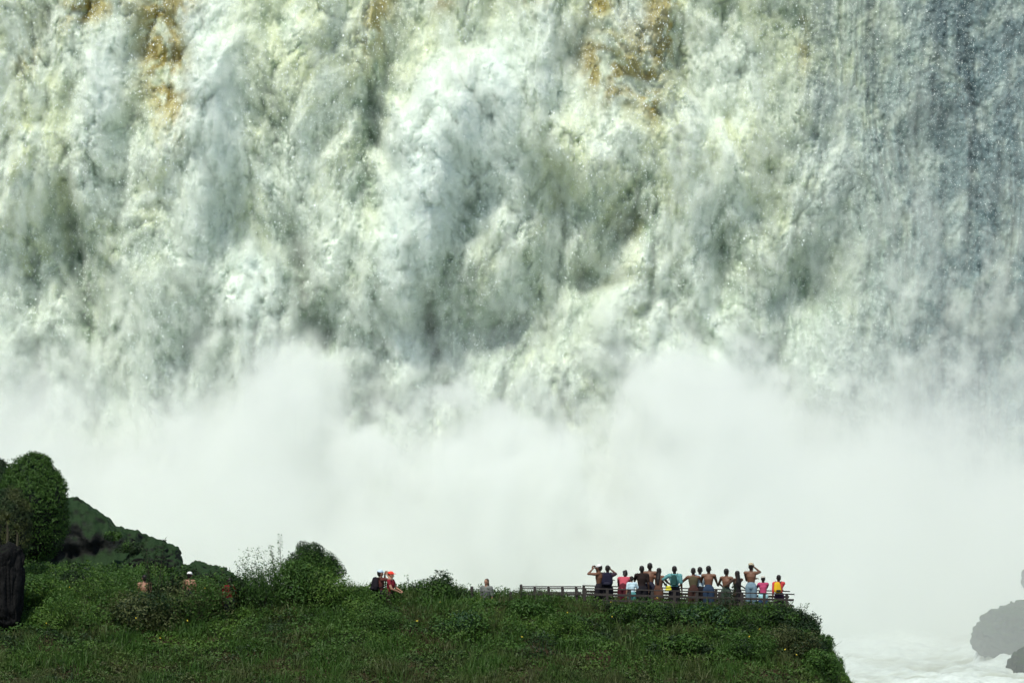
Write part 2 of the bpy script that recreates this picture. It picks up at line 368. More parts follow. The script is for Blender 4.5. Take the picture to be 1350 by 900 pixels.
# ---------------------------------------------------------------- river, ground, cliff
RZ = -4.0
def make_river():
    X, Y = np.meshgrid(np.linspace(-60, 60, 640), np.linspace(-60, 84, 640))
    px = 675 + X / ((Y + 150) / 150) / MPP
    right = sstep(6, 30, X)
    ch = fbm(X / 5, Y / 3.2, 5, 81, .55); fine = np.abs(perlin(X / .9, Y / .55, 88))
    Z = RZ + .32 * ch + .22 * fine + right * (.5 * np.abs(perlin(X / 3 + .3 * Y / 9, Y / 8, 90)) + .35 * np.abs(perlin(X / 1.2, Y / 2.4, 91)))
    # the rapid that comes down between the boulders on the right
    Z = Z + 1.3 * np.exp(-((X - 27) / 5) ** 2 - ((Y - 41) / 8) ** 2)
    f = sstep(-.5, .7, ch + .5 * perlin(X / 1.6, Y / .8, 92) + .5 * fine + .35 - .25 * right)
    foam = np.array([.60, .66, .61]); tan = np.array([.30, .32, .23])
    c = tan * (1 - f[..., None]) + foam * f[..., None]
    tag(grid_mesh('river', X, Y, Z, tint_mat('river foam', .45, .3, noise=(3., .85, 1.1)), c), kind='structure')
make_river()
def make_ground():
    X, Y = np.meshgrid(np.linspace(-1500, 1500, 60), np.linspace(-1500, 1500, 60))
    Z = -9 + .6 * perlin(X / 90, Y / 90, 95)
    c = np.broadcast_to(np.array([.06, .085, .03]), X.shape + (3,))
    tag(grid_mesh('ground', X, Y, Z, tint_mat('far ground', .95, .1, noise=(.3, .6, 1.3)), c), kind='structure')
    X, Z = np.meshgrid(np.linspace(-200, 200, 300), np.linspace(-10, 52, 80))
    Y = 86 + 2.5 * fbm(X / 9, Z / 7, 4, 97) + np.maximum(0, np.abs(X) - 60) * -.15 + sstep(44, 52, Z) * 12
    c = np.broadcast_to(np.array([.06, .065, .06]), X.shape + (3,))
    tag(grid_mesh('cliff', X, Y, Z, tint_mat('basalt', .8, .3, noise=(.8, .5, 1.6)), c), kind='structure')
make_ground()

# ---------------------------------------------------------------- the hill in front
CX = np.array([-400, -100, 100, 230, 300, 380, 450, 520, 600, 700, 770, 900, 1000, 1030, 1048, 1066, 1084, 1102, 1124, 1150, 1200, 1300])
CY = np.array([800, 797, 797, 800, 798, 793, 790, 793, 796, 800, 804, 808, 812, 816, 822, 834, 852, 876, 915, 1010, 1060, 1080])
def hill_z(X, Y):
    X = np.asarray(X, float); Y = np.asarray(Y, float)
    px = 675 + X / MPP
    # the right flank leans a little: shift with depth
    zc = 7 - 149 * np.tan(((np.interp(px, CX, CY) - 450) * MPP / 150) - PITCH)
    z = zc - .33 * np.maximum(0, -1 - Y)
    left = sstep(270, 150, px)
    back = np.clip(Y + 1, 0, None)
    z = z + left * np.minimum(back, 11) * .06
    edge = 5.5 + 9 * sstep(330, 190, px)
    z = z - np.maximum(0, Y - edge) ** 1.3 * .9
    return np.maximum(z, -8.5)
def make_hill():
    X, Y = np.meshgrid(np.linspace(-48, 18, 300), np.linspace(-42, 26, 280))
    Z = hill_z(X, Y) + .10 * fbm(X / 1.5, Y / 1.5, 3, 101)
    n = fbm(X / 2.2, Y / 2.2, 4, 104)[..., None]
    a = np.array([.018, .030, .009]); b = np.array([.040, .028, .016])
    f = sstep(-.2, .6, n)
    tag(grid_mesh('hill', X, Y, Z, tint_mat('hill soil', .95, .1, noise=(4., .6, 1.4)), a * (1 - f) + b * f), kind='structure')
make_hill()

# ---------------------------------------------------------------- foliage helpers
def leaf_quads(cen, nrm, size, asp, r):
    """folded diamond leaves: two triangles each"""
    n = len(cen)
    nrm = nrm / (np.linalg.norm(nrm, axis=1, keepdims=True) + 1e-9)
    t = np.cross(nrm, r.randn(n, 3)); t /= np.linalg.norm(t, axis=1, keepdims=True) + 1e-9
    b = np.cross(nrm, t)
    s = size[:, None]
    v = np.stack([cen - t * s, cen + b * s * asp + nrm * s * .15, cen + t * s, cen - b * s * asp + nrm * s * .15], 1)
    V = v.reshape(-1, 3)
    F = (np.array([[0, 1, 2], [0, 2, 3]])[None] + np.arange(n)[:, None, None] * 4).reshape(-1, 3)
    return V, F
LEAFMAT = tint_mat('leaves', .55, .35, trans=.28)
GREENS = dict(
    mid=((.029, .080, .009), (.056, .122, .016)), dark=((.008, .024, .005), (.018, .046, .009)),
    light=((.05, .12, .012), (.09, .16, .022)), olive=((.05, .07, .018), (.085, .10, .03)),
    blue=((.022, .06, .025), (.04, .095, .035)), dry=((.035, .024, .010), (.06, .045, .018)), moss=((.032, .082, .012), (.055, .125, .018)))
def tint_of(kind, n, r, var=.25):
    a, b = map(np.array, GREENS[kind]); f = r.rand(n, 1)
    return (a * (1 - f) + b * f) * (1 + var * (r.rand(n, 1) - .5))
def thing(name, label, cat, loc=(0, 0, 0), rz=0, group=None):
    o = bpy.data.objects.new(name, None); C.objects.link(o); o.empty_display_size = .3
    o.location = loc; o.rotation_euler = (0, 0, rz)
    return tag(o, label, cat, group)
def bm_obj(name, bm, material, parent=None, smooth=False):
    me = bpy.data.meshes.new(name); bm.to_mesh(me); bm.free(); me.materials.append(material)
    if smooth:
        for p in me.polygons: p.use_smooth = True
    o = bpy.data.objects.new(name, me); C.objects.link(o)
    if parent: o.parent = parent
    return o
def tube(bm, pts, rad, seg=7):
    """tapered tube through points"""
    pts = [Vector(p) for p in pts]; rings = []
    for i, p in enumerate(pts):
        d = (pts[min(i + 1, len(pts) - 1)] - pts[max(i - 1, 0)]).normalized()
        a = d.orthogonal().normalized(); b = d.cross(a)
        r = rad[i] if hasattr(rad, '__len__') else rad
        rings.append([bm.verts.new(p + (a * math.cos(k * 2 * math.pi / seg) + b * math.sin(k * 2 * math.pi / seg)) * r) for k in range(seg)])
    for i in range(len(rings) - 1):
        # orthogonal() may turn between rings: match the nearest start vertex
        A, B = rings[i], rings[i + 1]
        off = min(range(seg), key=lambda k: sum((A[j].co - B[(j + k) % seg].co).length for j in (0, 2)))
        rings[i + 1] = B = B[off:] + B[:off]
        for k in range(seg): bm.faces.new((A[k], A[(k + 1) % seg], B[(k + 1) % seg], B[k]))
    bm.faces.new(rings[0][::-1]); bm.faces.new(rings[-1])
def box(bm, lo, hi, bev=0.0, rot=None):
    lo = Vector(lo); hi = Vector(hi); c = (lo + hi) / 2; d = hi - lo
    r = bmesh.ops.create_cube(bm, size=1, matrix=Matrix.Translation(c) @ (rot or Matrix()) @ Matrix.Diagonal((*d, 1)))
    if bev:
        es = list({e for v in r['verts'] for e in v.link_edges})
        bmesh.ops.bevel(bm, geom=es, offset=bev, segments=1, affect='EDGES')

WOODSTEM = mat('plant stem', (.05, .045, .025), .9)
def shrub(name, label, cat, base, rx, ry, rz, n, kind='mid', leaf=.07, clumps=14, seed=0, mix=None, asp=.45, group=None, flat=.55, trunk=True, lift=.15, tight=1.0):
    """crown of many leaf faces gathered in uneven clumps round an ellipsoid, on branching stems"""
    r = np.random.RandomState(seed + 1000)
    root = thing(name, label, cat, base, 0, group)
    # clump centres
    d = r.randn(clumps, 3); d[:, 2] = np.abs(d[:, 2]) * .9 - .15; d /= np.linalg.norm(d, axis=1, keepdims=True)
    rad = .45 + .45 * r.rand(clumps, 1)
    cc = d * rad * np.array([rx, ry, rz]); cc[:, 2] += rz * lift
    cr = (.32 + .28 * r.rand(clumps)) * (rx + rz) / 2 * min(1, (16 / clumps) ** .35)
    w = cr ** 2 / (cr ** 2).sum(); idx = r.choice(clumps, n, p=w)
    dd = r.randn(n, 3); dd /= np.linalg.norm(dd, axis=1, keepdims=True)
    rr = cr[idx, None] * (.5 + .5 * r.rand(n, 1) ** .5 + .10 * tight * r.randn(n, 1))
    cen = cc[idx] + dd * rr * np.array([1, ry / rx * 1.0, .85])
    cen[:, 2] = np.maximum(cen[:, 2], .02)
    nrm = dd + .6 * r.randn(n, 3) + np.array([0, 0, flat])
    size = leaf * (.5 + 1.1 * r.rand(n) ** 1.6)
    V, F = leaf_quads(cen, nrm, size, asp, r)
    kinds = [kind] * clumps
    if mix:
        for k in range(clumps):
            if r.rand() < .4: kinds[k] = mix
    col = tint_of(kind, n, r)
    if mix:
        alt = tint_of(mix, n, r); sel = np.array([k == mix for k in kinds])[idx]; col[sel] = alt[sel]
    o = tri_mesh('foliage', V, F, LEAFMAT, np.repeat(col, 4, axis=0)); o.parent = root
    if trunk:
        bm = bmesh.new()
        for k in range(min(5, clumps)):
            e = Vector(cc[k]); mid = Vector((e.x * .35, e.y * .35, max(e.z * .5, .1)))
            tube(bm, [(e.x * .06, e.y * .06, -.15), mid, e], [.03 * rz + .01, .02 * rz + .008, .006], 6)
        bm_obj('stem', bm, WOODSTEM, root)
    return root
def stalk_plant(name, label, cat, base, h, n, kind='mid', spread=.3, leaf=.06, seed=0, group=None, lean=.15):
    """thin upright stalks set with small leaves all the way up"""
    r = np.random.RandomState(seed + 2000); root = thing(name, label, cat, base, 0, group)
    bm = bmesh.new(); cen = []; nr = []
    for k in range(n):
        a = r.rand() * 6.28; b = Vector((math.cos(a), math.sin(a), 0)) * spread * r.rand()
        top = b * (1.3 + r.rand()) + Vector(((r.rand() - .5) * lean * 2 * h, (r.rand() - .5) * lean * h, h * (.6 + .4 * r.rand())))
        mid = (b + top) / 2 + Vector((r.randn() * .03, r.randn() * .03, 0))
        tube(bm, [b - Vector((0, 0, .2)), mid, top], [.014, .010, .003], 5)
        m = int(40 * h * (.7 + .6 * r.rand()))
        for q in range(m):
            t = .15 + .87 * q / m; p = b.lerp(mid, t * 2) if t < .5 else mid.lerp(top, t * 2 - 1)
            a2 = r.rand() * 6.28; o2 = Vector((math.cos(a2), math.sin(a2), .35)) * leaf * (1.6 - .9 * t) * (1 + r.rand())
            cen.append(p + o2); nr.append(Vector((o2.x * -.6, o2.y * -.6, 1)) + Vector(r.randn(3)) * .5)
    bm_obj('stem', bm, WOODSTEM, root)
    cen = np.array([tuple(c) for c in cen]); nr = np.array([tuple(c) for c in nr])
    V, F = leaf_quads(cen, nr, leaf * (.6 + .7 * r.rand(len(cen))), .35, r)
    o = tri_mesh('foliage', V, F, LEAFMAT, np.repeat(tint_of(kind, len(cen), r), 4, axis=0)); o.parent = root
    return root

# ---------------------------------------------------------------- ground cover on the hill: leaves, grass, a few flowers
def cover_points(n, r, y0=-11, y1=4.5, x0=-24, x1=14.5):
    x = r.uniform(x0, x1, n); y = r.uniform(y0, y1, n)
    return x, y, hill_z(x, y)
def make_cover():
    r = np.random.RandomState(31)
    n = 300000
    x, y, z = cover_points(n, r, -10, 13); kp = (y < 5) | (x < -9); x, y, z = x[kp], y[kp], z[kp]; n = len(x)
    den = fbm(x / 1.3, y / 1.0, 3, 111)
    hgt = .08 + .40 * sstep(-.4, .9, den) ** 1.4 + .14 * np.abs(perlin(x / .45, y / .45, 114))
    hgt = hgt * (1 - .55 * sstep(-5.2, -7.2, y))
    k = r.rand(n) ** .6
    cen = np.stack([x, y, z + hgt * k], -1)
    nrm = r.randn(n, 3) * .75 + np.array([0, -.25, .8])
    V, F = leaf_quads(cen, nrm, .035 + .035 * r.rand(n), .5, r)
    f1 = fbm(x / 2.3, y / 1.7, 3, 121)[:, None]; f2 = fbm(x / .8, y / .7, 3, 125)[:, None]
    mid = tint_of('mid', n, r); li = tint_of('light', n, r); dk = tint_of('dark', n, r); ol = tint_of('olive', n, r); dr = tint_of('dry', n, r)
    a = sstep(.0, .7, f1 + .3 * f2); col = mid * (1 - a) + li * a
    a = sstep(.2, .8, -f1 + .4 * f2); col = col * (1 - a) + dk * a
    low = sstep(-5.0, -7.0, y)[:, None]
    a = sstep(-.2, .6, f2) * low; col = col * (1 - a) + ol * a
    a = sstep(.1, .6, -f2 + .2 * f1) * low * .8; col = col * (1 - a) + dr * a
    tag(tri_mesh('ground_cover', V, F, LEAFMAT, np.repeat(col, 4, axis=0)), kind='stuff')
    # grass blades
    n = 120000
    x, y, z = cover_points(n, r, -11, 4.5)
    g = fbm(x / 1.8, y / 1.4, 3, 131); keep = g > -.35 + .5 * r.rand(n); x, y, z, g = x[keep], y[keep], z[keep], g[keep]; n = len(x)
    h = (.18 + .38 * r.rand(n) ** 1.5) * (.7 + .5 * sstep(-.3, .8, g)); a = r.rand(n) * 6.28; wd = .008 + .008 * r.rand(n)
    ln = np.stack([r.randn(n) * .22 * h, r.randn(n) * .22 * h, h], -1); sd_ = np.stack([np.cos(a) * wd, np.sin(a) * wd, 0 * a], -1)
    b = np.stack([x, y, z], -1)
    V = np.stack([b - sd_, b + sd_, b + ln * .55 + sd_ * .8, b + ln * .55 - sd_ * .8, b + ln + ln * np.array([.5, .5, 0])], 1).reshape(-1, 3)
    F = (np.array([[0, 1, 2], [0, 2, 3], [3, 2, 4]])[None] + np.arange(n)[:, None, None] * 5).reshape(-1, 3)
    f1 = perlin(x / 1.7, y / 1.7, 133)[:, None]; s1 = sstep(-.3, .5, f1)
    col = tint_of('mid', n, r) * (1 - s1) + tint_of('olive', n, r) * s1
    tag(tri_mesh('grass', V, F, LEAFMAT, np.repeat(col, 5, axis=0)), kind='stuff')
    # tiny yellow flowers
    n = 26; x, y, z = cover_points(n, r, -6, 1); cen = np.stack([x, y, z + .42 + .2 * r.rand(n)], -1)
    V, F = leaf_quads(np.repeat(cen, 3, axis=0) + r.randn(n * 3, 3) * .012, r.randn(n * 3, 3) + np.array([0, -1, .5]), .02 + .012 * r.rand(n * 3), .8, r)
    col = np.tile(np.array([.55, .42, .04]), (len(V), 1))
    tag(tri_mesh('yellow_flowers', V, F, tint_mat('petals', .7), col), kind='stuff')
make_cover()
#@@PLANTS
# ---------------------------------------------------------------- rocks
from mathutils import noise as MN
def rock_mat(name, a, moss, amount, scale=1.0):
    m = bpy.data.materials.new(name); m.use_nodes = True; nt = m.node_tree; b = nt.nodes['Principled BSDF']
    N = nt.nodes.new; L = nt.links.new
    tc = N('ShaderNodeTexCoord'); n = N('ShaderNodeTexNoise'); n.inputs['Scale'].default_value = 1.2 * scale; n.inputs['Detail'].default_value = 8
    L(tc.outputs['Object'], n.inputs['Vector'])
    cr = N('ShaderNodeValToRGB'); cr.color_ramp.elements[0].position = .3; cr.color_ramp.elements[1].position = .7
    cr.color_ramp.elements[0].color = (*[v * .45 for v in a], 1); cr.color_ramp.elements[1].color = (*[v * 1.5 for v in a], 1)
    L(n.outputs[0], cr.inputs[0])
    n2 = N('ShaderNodeTexNoise'); n2.inputs['Scale'].default_value = 2.6 * scale; n2.inputs['Detail'].default_value = 7
    L(tc.outputs['Object'], n2.inputs['Vector'])
    g = N('ShaderNodeNewGeometry'); s = N('ShaderNodeSeparateXYZ'); L(g.outputs['Normal'], s.inputs[0])
    ma = N('ShaderNodeMath'); ma.operation = 'ADD'; L(s.outputs[2], ma.inputs[0]); L(n2.outputs[0], ma.inputs[1])
    mr = N('ShaderNodeMapRange'); mr.inputs['From Min'].default_value = 1.25 - amount; mr.inputs['From Max'].default_value = 1.5 - amount * .6
    L(ma.outputs[0], mr.inputs['Value'])
    mx = N('ShaderNodeMix'); mx.data_type = 'RGBA'; L(mr.outputs[0], mx.inputs[0]); L(cr.outputs[0], mx.inputs[6]); mx.inputs[7].default_value = (*moss, 1)
    L(mx.outputs[2], b.inputs['Base Color']); b.inputs['Roughness'].default_value = .8; b.inputs['Specular IOR Level'].default_value = .18
    bp = N('ShaderNodeBump'); bp.inputs['Strength'].default_value = .8; bp.inputs['Distance'].default_value = .2
    L(n2.outputs[0], bp.inputs['Height']); L(bp.outputs[0], b.inputs['Normal'])
    return m
def rock_mesh(name, r3, seed, material, sub=6, rough=.32, parent=None, flat=0):
    bm = bmesh.new(); bmesh.ops.create_icosphere(bm, subdivisions=sub, radius=1)
    off = Vector((seed * 7.3, seed * 3.1, seed * 5.7)); import mathutils
    for v in bm.verts:
        p = v.co.copy()
        d = 1 + rough * MN.fractal(p * 1.1 + off, .9, 2.1, 6) * .9 + rough * .5 * (abs(MN.noise(p * 2.3 + off)) - .2)
        d += rough * .3 * round(MN.noise(p * 1.7 - off) * 3) / 3 - rough * .35 * max(0, .12 - abs(MN.noise(p * 2.9 + off * 2))) / .12 + .05 * MN.fractal(p * 6 + off, 1, 2, 4)
        q = Vector((p.x * r3[0], p.y * r3[1], p.z * r3[2])) * d
        if flat: q.z = math.copysign(abs(q.z) ** (1 - flat) * r3[2] ** flat, q.z)
        v.co = q
    o = bm_obj(name, bm, material, parent, smooth=True)
    return o
def rock(name, label, cat, loc, r3, seed, material, **kw):
    o = rock_mesh(name, r3, seed, material, **kw); o.location = loc; tag(o, label, cat)
    return o
DARKROCK = rock_mat('dark basalt', (.0035, .0035, .0035), (.005, .009, .003), .12)
MOSSROCK = rock_mat('mossy basalt', (.016, .018, .016), (.014, .034, .011), .75)
WETROCK = rock_mat('wet basalt', (.014, .020, .016), (.012, .028, .010), .5)
def on_hill(px, Y, dz=0.0):
    """point of the hill surface at depth Y that stands in column px of the photo"""
    x = (px - 675) * MPP * (Y + 150) / 150
    return Vector((x, Y, float(hill_z(x, Y)) + dz))

# rocky spur behind the hill on the left: (75..235, 650..730) in the photo
def spur():
    root = thing('rock_outcrop', 'long dark mossy rock spur sloping down to the right behind the left bushes', 'rock', P(140, 735, 24))
    X, T = np.meshgrid(np.linspace(-7.2, 3.95, 190), np.linspace(0, 1, 90))
    L0 = root.location
    pxs = 675 + (X + L0.x) * 150 / (174 * MPP)
    ridge_py = np.interp(pxs, [-80, 40, 78, 90, 105, 130, 145, 152, 160, 185, 205, 222, 232, 236], [640, 640, 650, 651, 660, 672, 680, 688, 690, 703, 713, 718, 722, 745])
    zt = 7 + 174 * np.tan((450 - ridge_py) * MPP / 150 + PITCH) - L0.z
    zt = zt + .22 * perlin(X / .7, X * 0 + 2, 141) + .1 * perlin(X / .22, X * 0 + 5, 142)
    a = T * np.pi
    H = zt + 5.5; prof = np.sin(a) ** .75
    Yl = -2.6 * np.cos(a) * (1 + .25 * fbm(X / 2, T * 3, 3, 143)) + .35 * fbm(X / .9, T * 7, 4, 144)
    Z = -5.5 + H * prof * (1 - .05 * np.abs(np.cos(a * 1))) + .22 * fbm(X / 1.1, T * 9, 4, 145) * np.sin(a)
    # a ledge with an overhang near the foot
    Yl = Yl + .4 * np.exp(-((Z - .15 * X - .2) / .5) ** 2) * (T < .5)
    o = grid_mesh('rock', X, Yl, Z, MOSSROCK); o.parent = root
    return root
spur()
rock('rock_outcrop', 'small low dark rock hump right of the white capped head in the brush', 'rock', P(268, 772, 18), (1.25, 1.0, .85), 4, MOSSROCK)
rock('rock_outcrop', 'rounded dark knob of rock at the lower right end of the rock spur', 'rock', P(205, 748, 21), (1.1, 1.0, 1.05), 9, MOSSROCK)
rock('rock_pillar', 'nearly black upright rock pillar at the left edge of the photo under the spiky plant', 'rock', P(2, 770, -3) + Vector((0, 0, -.2)), (.72, .7, 1.65), 5, DARKROCK, rough=.26, flat=.5)
# boulders at the lower right
rock('river_boulder', 'largest rounded grey green boulder in the rapids at the right edge', 'boulder', P(1344, 842, 38), (1.9, 1.7, 1.75), 12, WETROCK, rough=.2)
rock('river_boulder', 'dark green topped boulder below the large one, in the bottom right corner', 'boulder', P(1364, 900, 31), (1.15, 1.3, 1.6), 15, WETROCK, rough=.2)
rock('river_boulder', 'dark boulder half out of frame above the large one, where white water slides past', 'boulder', P(1372, 764, 46), (.85, .9, .8), 17, WETROCK, rough=.22)
def water_sheet():
    # water sliding down between the boulders
    X, T = np.meshgrid(np.linspace(-3.4, 4.6, 140), np.linspace(0, 1, 120))
    c = P(1300, 850, 36)
    Y = c.y + 9 - 15 * T + .25 * perlin(X / .5, T * 6, 151)
    Z = RZ + 1.5 * (1 - T) ** 1.3 - .1 + .14 * np.abs(perlin(X / .35 + T, T * 9, 152)) + .25 * np.abs(perlin(X / 1.0, T * 5, 153)) - .05 * (X) ** 2 * (1 - T) - 5 * sstep(1.2, 3.4, -X) - 3 * sstep(.12, 0, T) - .4 * sstep(.8, 1, T)
    f = sstep(-.4, .6, fbm(X / .6 + T * 1.5, T * 5, 4, 155) + .25)[..., None]
    col = np.array([.22, .25, .20]) * (1 - f) + np.array([.68, .73, .71]) * f
    o = grid_mesh('rapids', X + c.x + 2.2 * (1 - T), Y, Z, tint_mat('rapid water', .35, .4), col)
    tag(o, kind='structure')
water_sheet()

# ---------------------------------------------------------------- trees, bushes and tall plants one can tell apart
def place(px, py, Y): return P(px, py, Y)
LM = place(52, 728, 13)
def mound(label, loc, r3, seed, n, leaf, kind='moss', mix='dark'):
    """boulder quite covered by small hanging growth"""
    r = np.random.RandomState(seed + 3000); root = thing('mossy_mound', label, 'mound', loc)
    o = rock_mesh('rock', r3, seed, MOSSROCK, sub=5, rough=.16, parent=root); me = o.data
    co = np.empty(len(me.vertices) * 3); me.vertices.foreach_get('co', co); co = co.reshape(-1, 3)
    no = np.empty(len(me.vertices) * 3); me.vertices.foreach_get('normal', no); no = no.reshape(-1, 3)
    i = r.randint(0, len(co), n); keep = (r.rand(n) < .25 + .95 * sstep(-.5, .4, no[i, 2] + .25 * perlin(co[i, 0] / .4, co[i, 2] / .4, 7))); i = i[keep]; n = len(i)
    lump = np.abs(perlin(co[i, 0] / .45 + co[i, 1], co[i, 2] / .5, 171))[:, None]
    cen = co[i] + no[i] * (r.rand(n, 1) * .16 + .22 * lump) + r.randn(n, 3) * .03; cen[:, 2] -= .05 * r.rand(n)
    V, F = leaf_quads(cen, no[i] + .7 * r.randn(n, 3) + np.array([0, 0, .3]), leaf * (.5 + r.rand(n)), .4, r)
    f = sstep(-.3, .4, perlin(co[i, 0] / .6, co[i, 2] / .6, 173))[:, None]
    col = tint_of(kind, n, r) * (1 - f) + tint_of(mix, n, r) * f
    tri_mesh('foliage', V, F, LEAFMAT, np.repeat(col, 4, axis=0)).parent = root
    return root
mound('tallest rounded mound at the left edge, thickly overgrown with dark green plants', P(44, 672, 13), (1.15, 1.3, 1.85), 2, 56000, .04, 'moss', 'mid')
mound('overgrown mound cut by the left edge just behind the tallest one', P(-12, 676, 15), (1.25, 1.2, 1.95), 6, 34000, .04, 'moss', 'dark')
mound('narrow mound hung with dull olive plants in front of the tallest one', P(12, 695, 8), (.66, .8, 1.25), 11, 26000, .035, 'olive', 'dark')
def spiky(name, label, base, h, n, blade, seed):
    r = np.random.RandomState(seed); root = thing(name, label, 'plant', base)
    bm = bmesh.new(); tube(bm, [(0, 0, -.4), (.03, 0, h * .5), (0, 0, h)], [.05, .045, .035], 7); bm_obj('stem', bm, WOODSTEM, root)
    V = []; F = []; c = Vector((0, 0, h))
    for k in range(n):
        a = r.rand() * 6.28; e = r.uniform(-.5, 1.3); d = Vector((math.cos(a) * math.cos(e), math.sin(a) * math.cos(e), math.sin(e)))
        s = d.cross(Vector((0, 0, 1))).normalized() * .022; L_ = blade * (.7 + .5 * r.rand())
        p = [c - s, c + s, c + d * L_ * .6 + s * .7, c + d * L_ * .6 - s * .7, c + d * L_ + Vector((0, 0, -.12 * L_))]
        i = len(V); V += [tuple(q) for q in p]; F += [(i, i + 1, i + 2), (i, i + 2, i + 3), (i + 3, i + 2, i + 4)]
    col = np.repeat(tint_of('olive', n, r), 5, axis=0) * .8
    tri_mesh('leaves', np.array(V), np.array(F), LEAFMAT, col).parent = root
spiky('spiky_plant', 'dark spiky rosette plant on a short stem above the black rock pillar', place(9, 722, -2.5), .98, 90, .42, 5)
spiky('spiky_plant', 'smaller spiky rosette lower on the left edge beside the black rock pillar', place(22, 716, 1.5), .5, 50, .3, 6)
# bushes on the spur
shrub('round_bush', 'dark bush on top of the rock spur left of its middle', 'bush', place(150, 712, 21.5), .4, .4, .3, 1600, 'moss', .04, 10, 7, 'dark')
shrub('round_bush', 'dark bush on the rock spur just right of its middle', 'bush', place(176, 728, 21), .6, .5, .42, 2600, 'dark', .04, 12, 8, 'moss')
shrub('round_bush', 'low bush near the tip of the rock spur', 'bush', place(212, 736, 21), .4, .4, .25, 1400, 'dark', .04, 10, 9, 'moss')
# the round bush left of the middle
B = on_hill(411, 2.0)
shrub('round_bush', 'big dome shaped dark green bush standing alone on the crest left of the two hikers', 'bush', B, 1.08, .95, 1.45, 36000, 'dark', .034, 110, 11, 'moss', lift=.52, tight=.3)
TALL = [(372, 1.2, 2.35, 3, 'thin stalks reaching above the left side of the big dome shaped bush'),
        (352, .8, 1.6, 3, 'tall weed just left of the big dome shaped bush, leaning a little'),
        (338, .9, 1.25, 4, 'slim leafy stalks second to the left of the big dome shaped bush'),
        (306, .4, 1.3, 6, 'dark leafy stalks around the person in red in the brush'),
        (322, .5, 1.1, 5, 'fine stalks right of the person in red in the brush'),
        (203, -.2, 2.5, 4, 'tall dark sapling rising right of the dark haired head in the brush'),
        (178, -.2, 1.1, 5, 'short leafy stalks left of the dark haired head in the brush'),
        (556, .4, .95, 6, 'ragged stalks of the clump right of the two hikers'),
        (590, .3, .75, 5, 'short stalks at the right end of the clump past the two hikers'),
        (652, .2, .85, 3, 'two thin stalks with small heads right of the lone long haired person'),
        (668, .3, .7, 2, 'single thin stalk left of the first boardwalk post'),
        (955, -1.4, 1.25, 5, 'fine leafy weed growing up in front of the platform rails'),
        (1056, -.6, .6, 5, 'ragged stalks just right of the end of the platform'),
        (1018, -1.2, .6, 4, 'small stalks under the right end of the platform'),
        (100, 3.0, .6, 9, 'leafy stalks below the upper end of the rock spur'),
        (62, 1.0, .8, 9, 'leafy stalks right of the black rock pillar'),
        (145, 1.5, 1.0, 8, 'leafy stalks left of the dark sapling'),
        (232, .6, 1.15, 8, 'leafy stalks just left of the white capped head'),
        (285, -.4, 1.1, 8, 'dense stalks left of the person in red in the brush'),
        (420, -1.2, 1.1, 8, 'dense stalks under the right half of the dome shaped bush'),
        (456, -.4, .55, 8, 'dense stalks between the dome shaped bush and the two hikers'),
        (474, -.8, .3, 6, 'short stalks below the black backpack of the hiker'),
        (538, .3, .5, 7, 'ragged stalks right behind the hiker in the red cap'),
        (572, .1, .9, 8, 'dense stalks in the middle of the clump past the two hikers'),
        (606, .1, .55, 6, 'low stalks just left of the short fence post'),
        (718, -1.0, .5, 6, 'low stalks in front of the boardwalk rails'),
        (800, -1.2, .5, 7, 'low stalks under the left end of the platform'),
        (868, -1.3, .55, 7, 'low stalks under the middle of the platform'),
        (1040, -1.0, .7, 7, 'leafy stalks right below the end post of the platform'),
        (1080, -2.4, .5, 7, 'leafy stalks sticking out over the right edge of the hill'),
        (1096, -4.2, .55, 7, 'leafy stalks low on the right edge of the hill')]
for i, (px, Y, h, n, lab) in enumerate(TALL):
    stalk_plant('tall_weed', lab, 'plant', on_hill(px, Y, -.02), h, int(n * 1.8), ('mid', 'moss', 'dark')[i % 3], .3, .055, i, 'tall weeds on the hill crest')
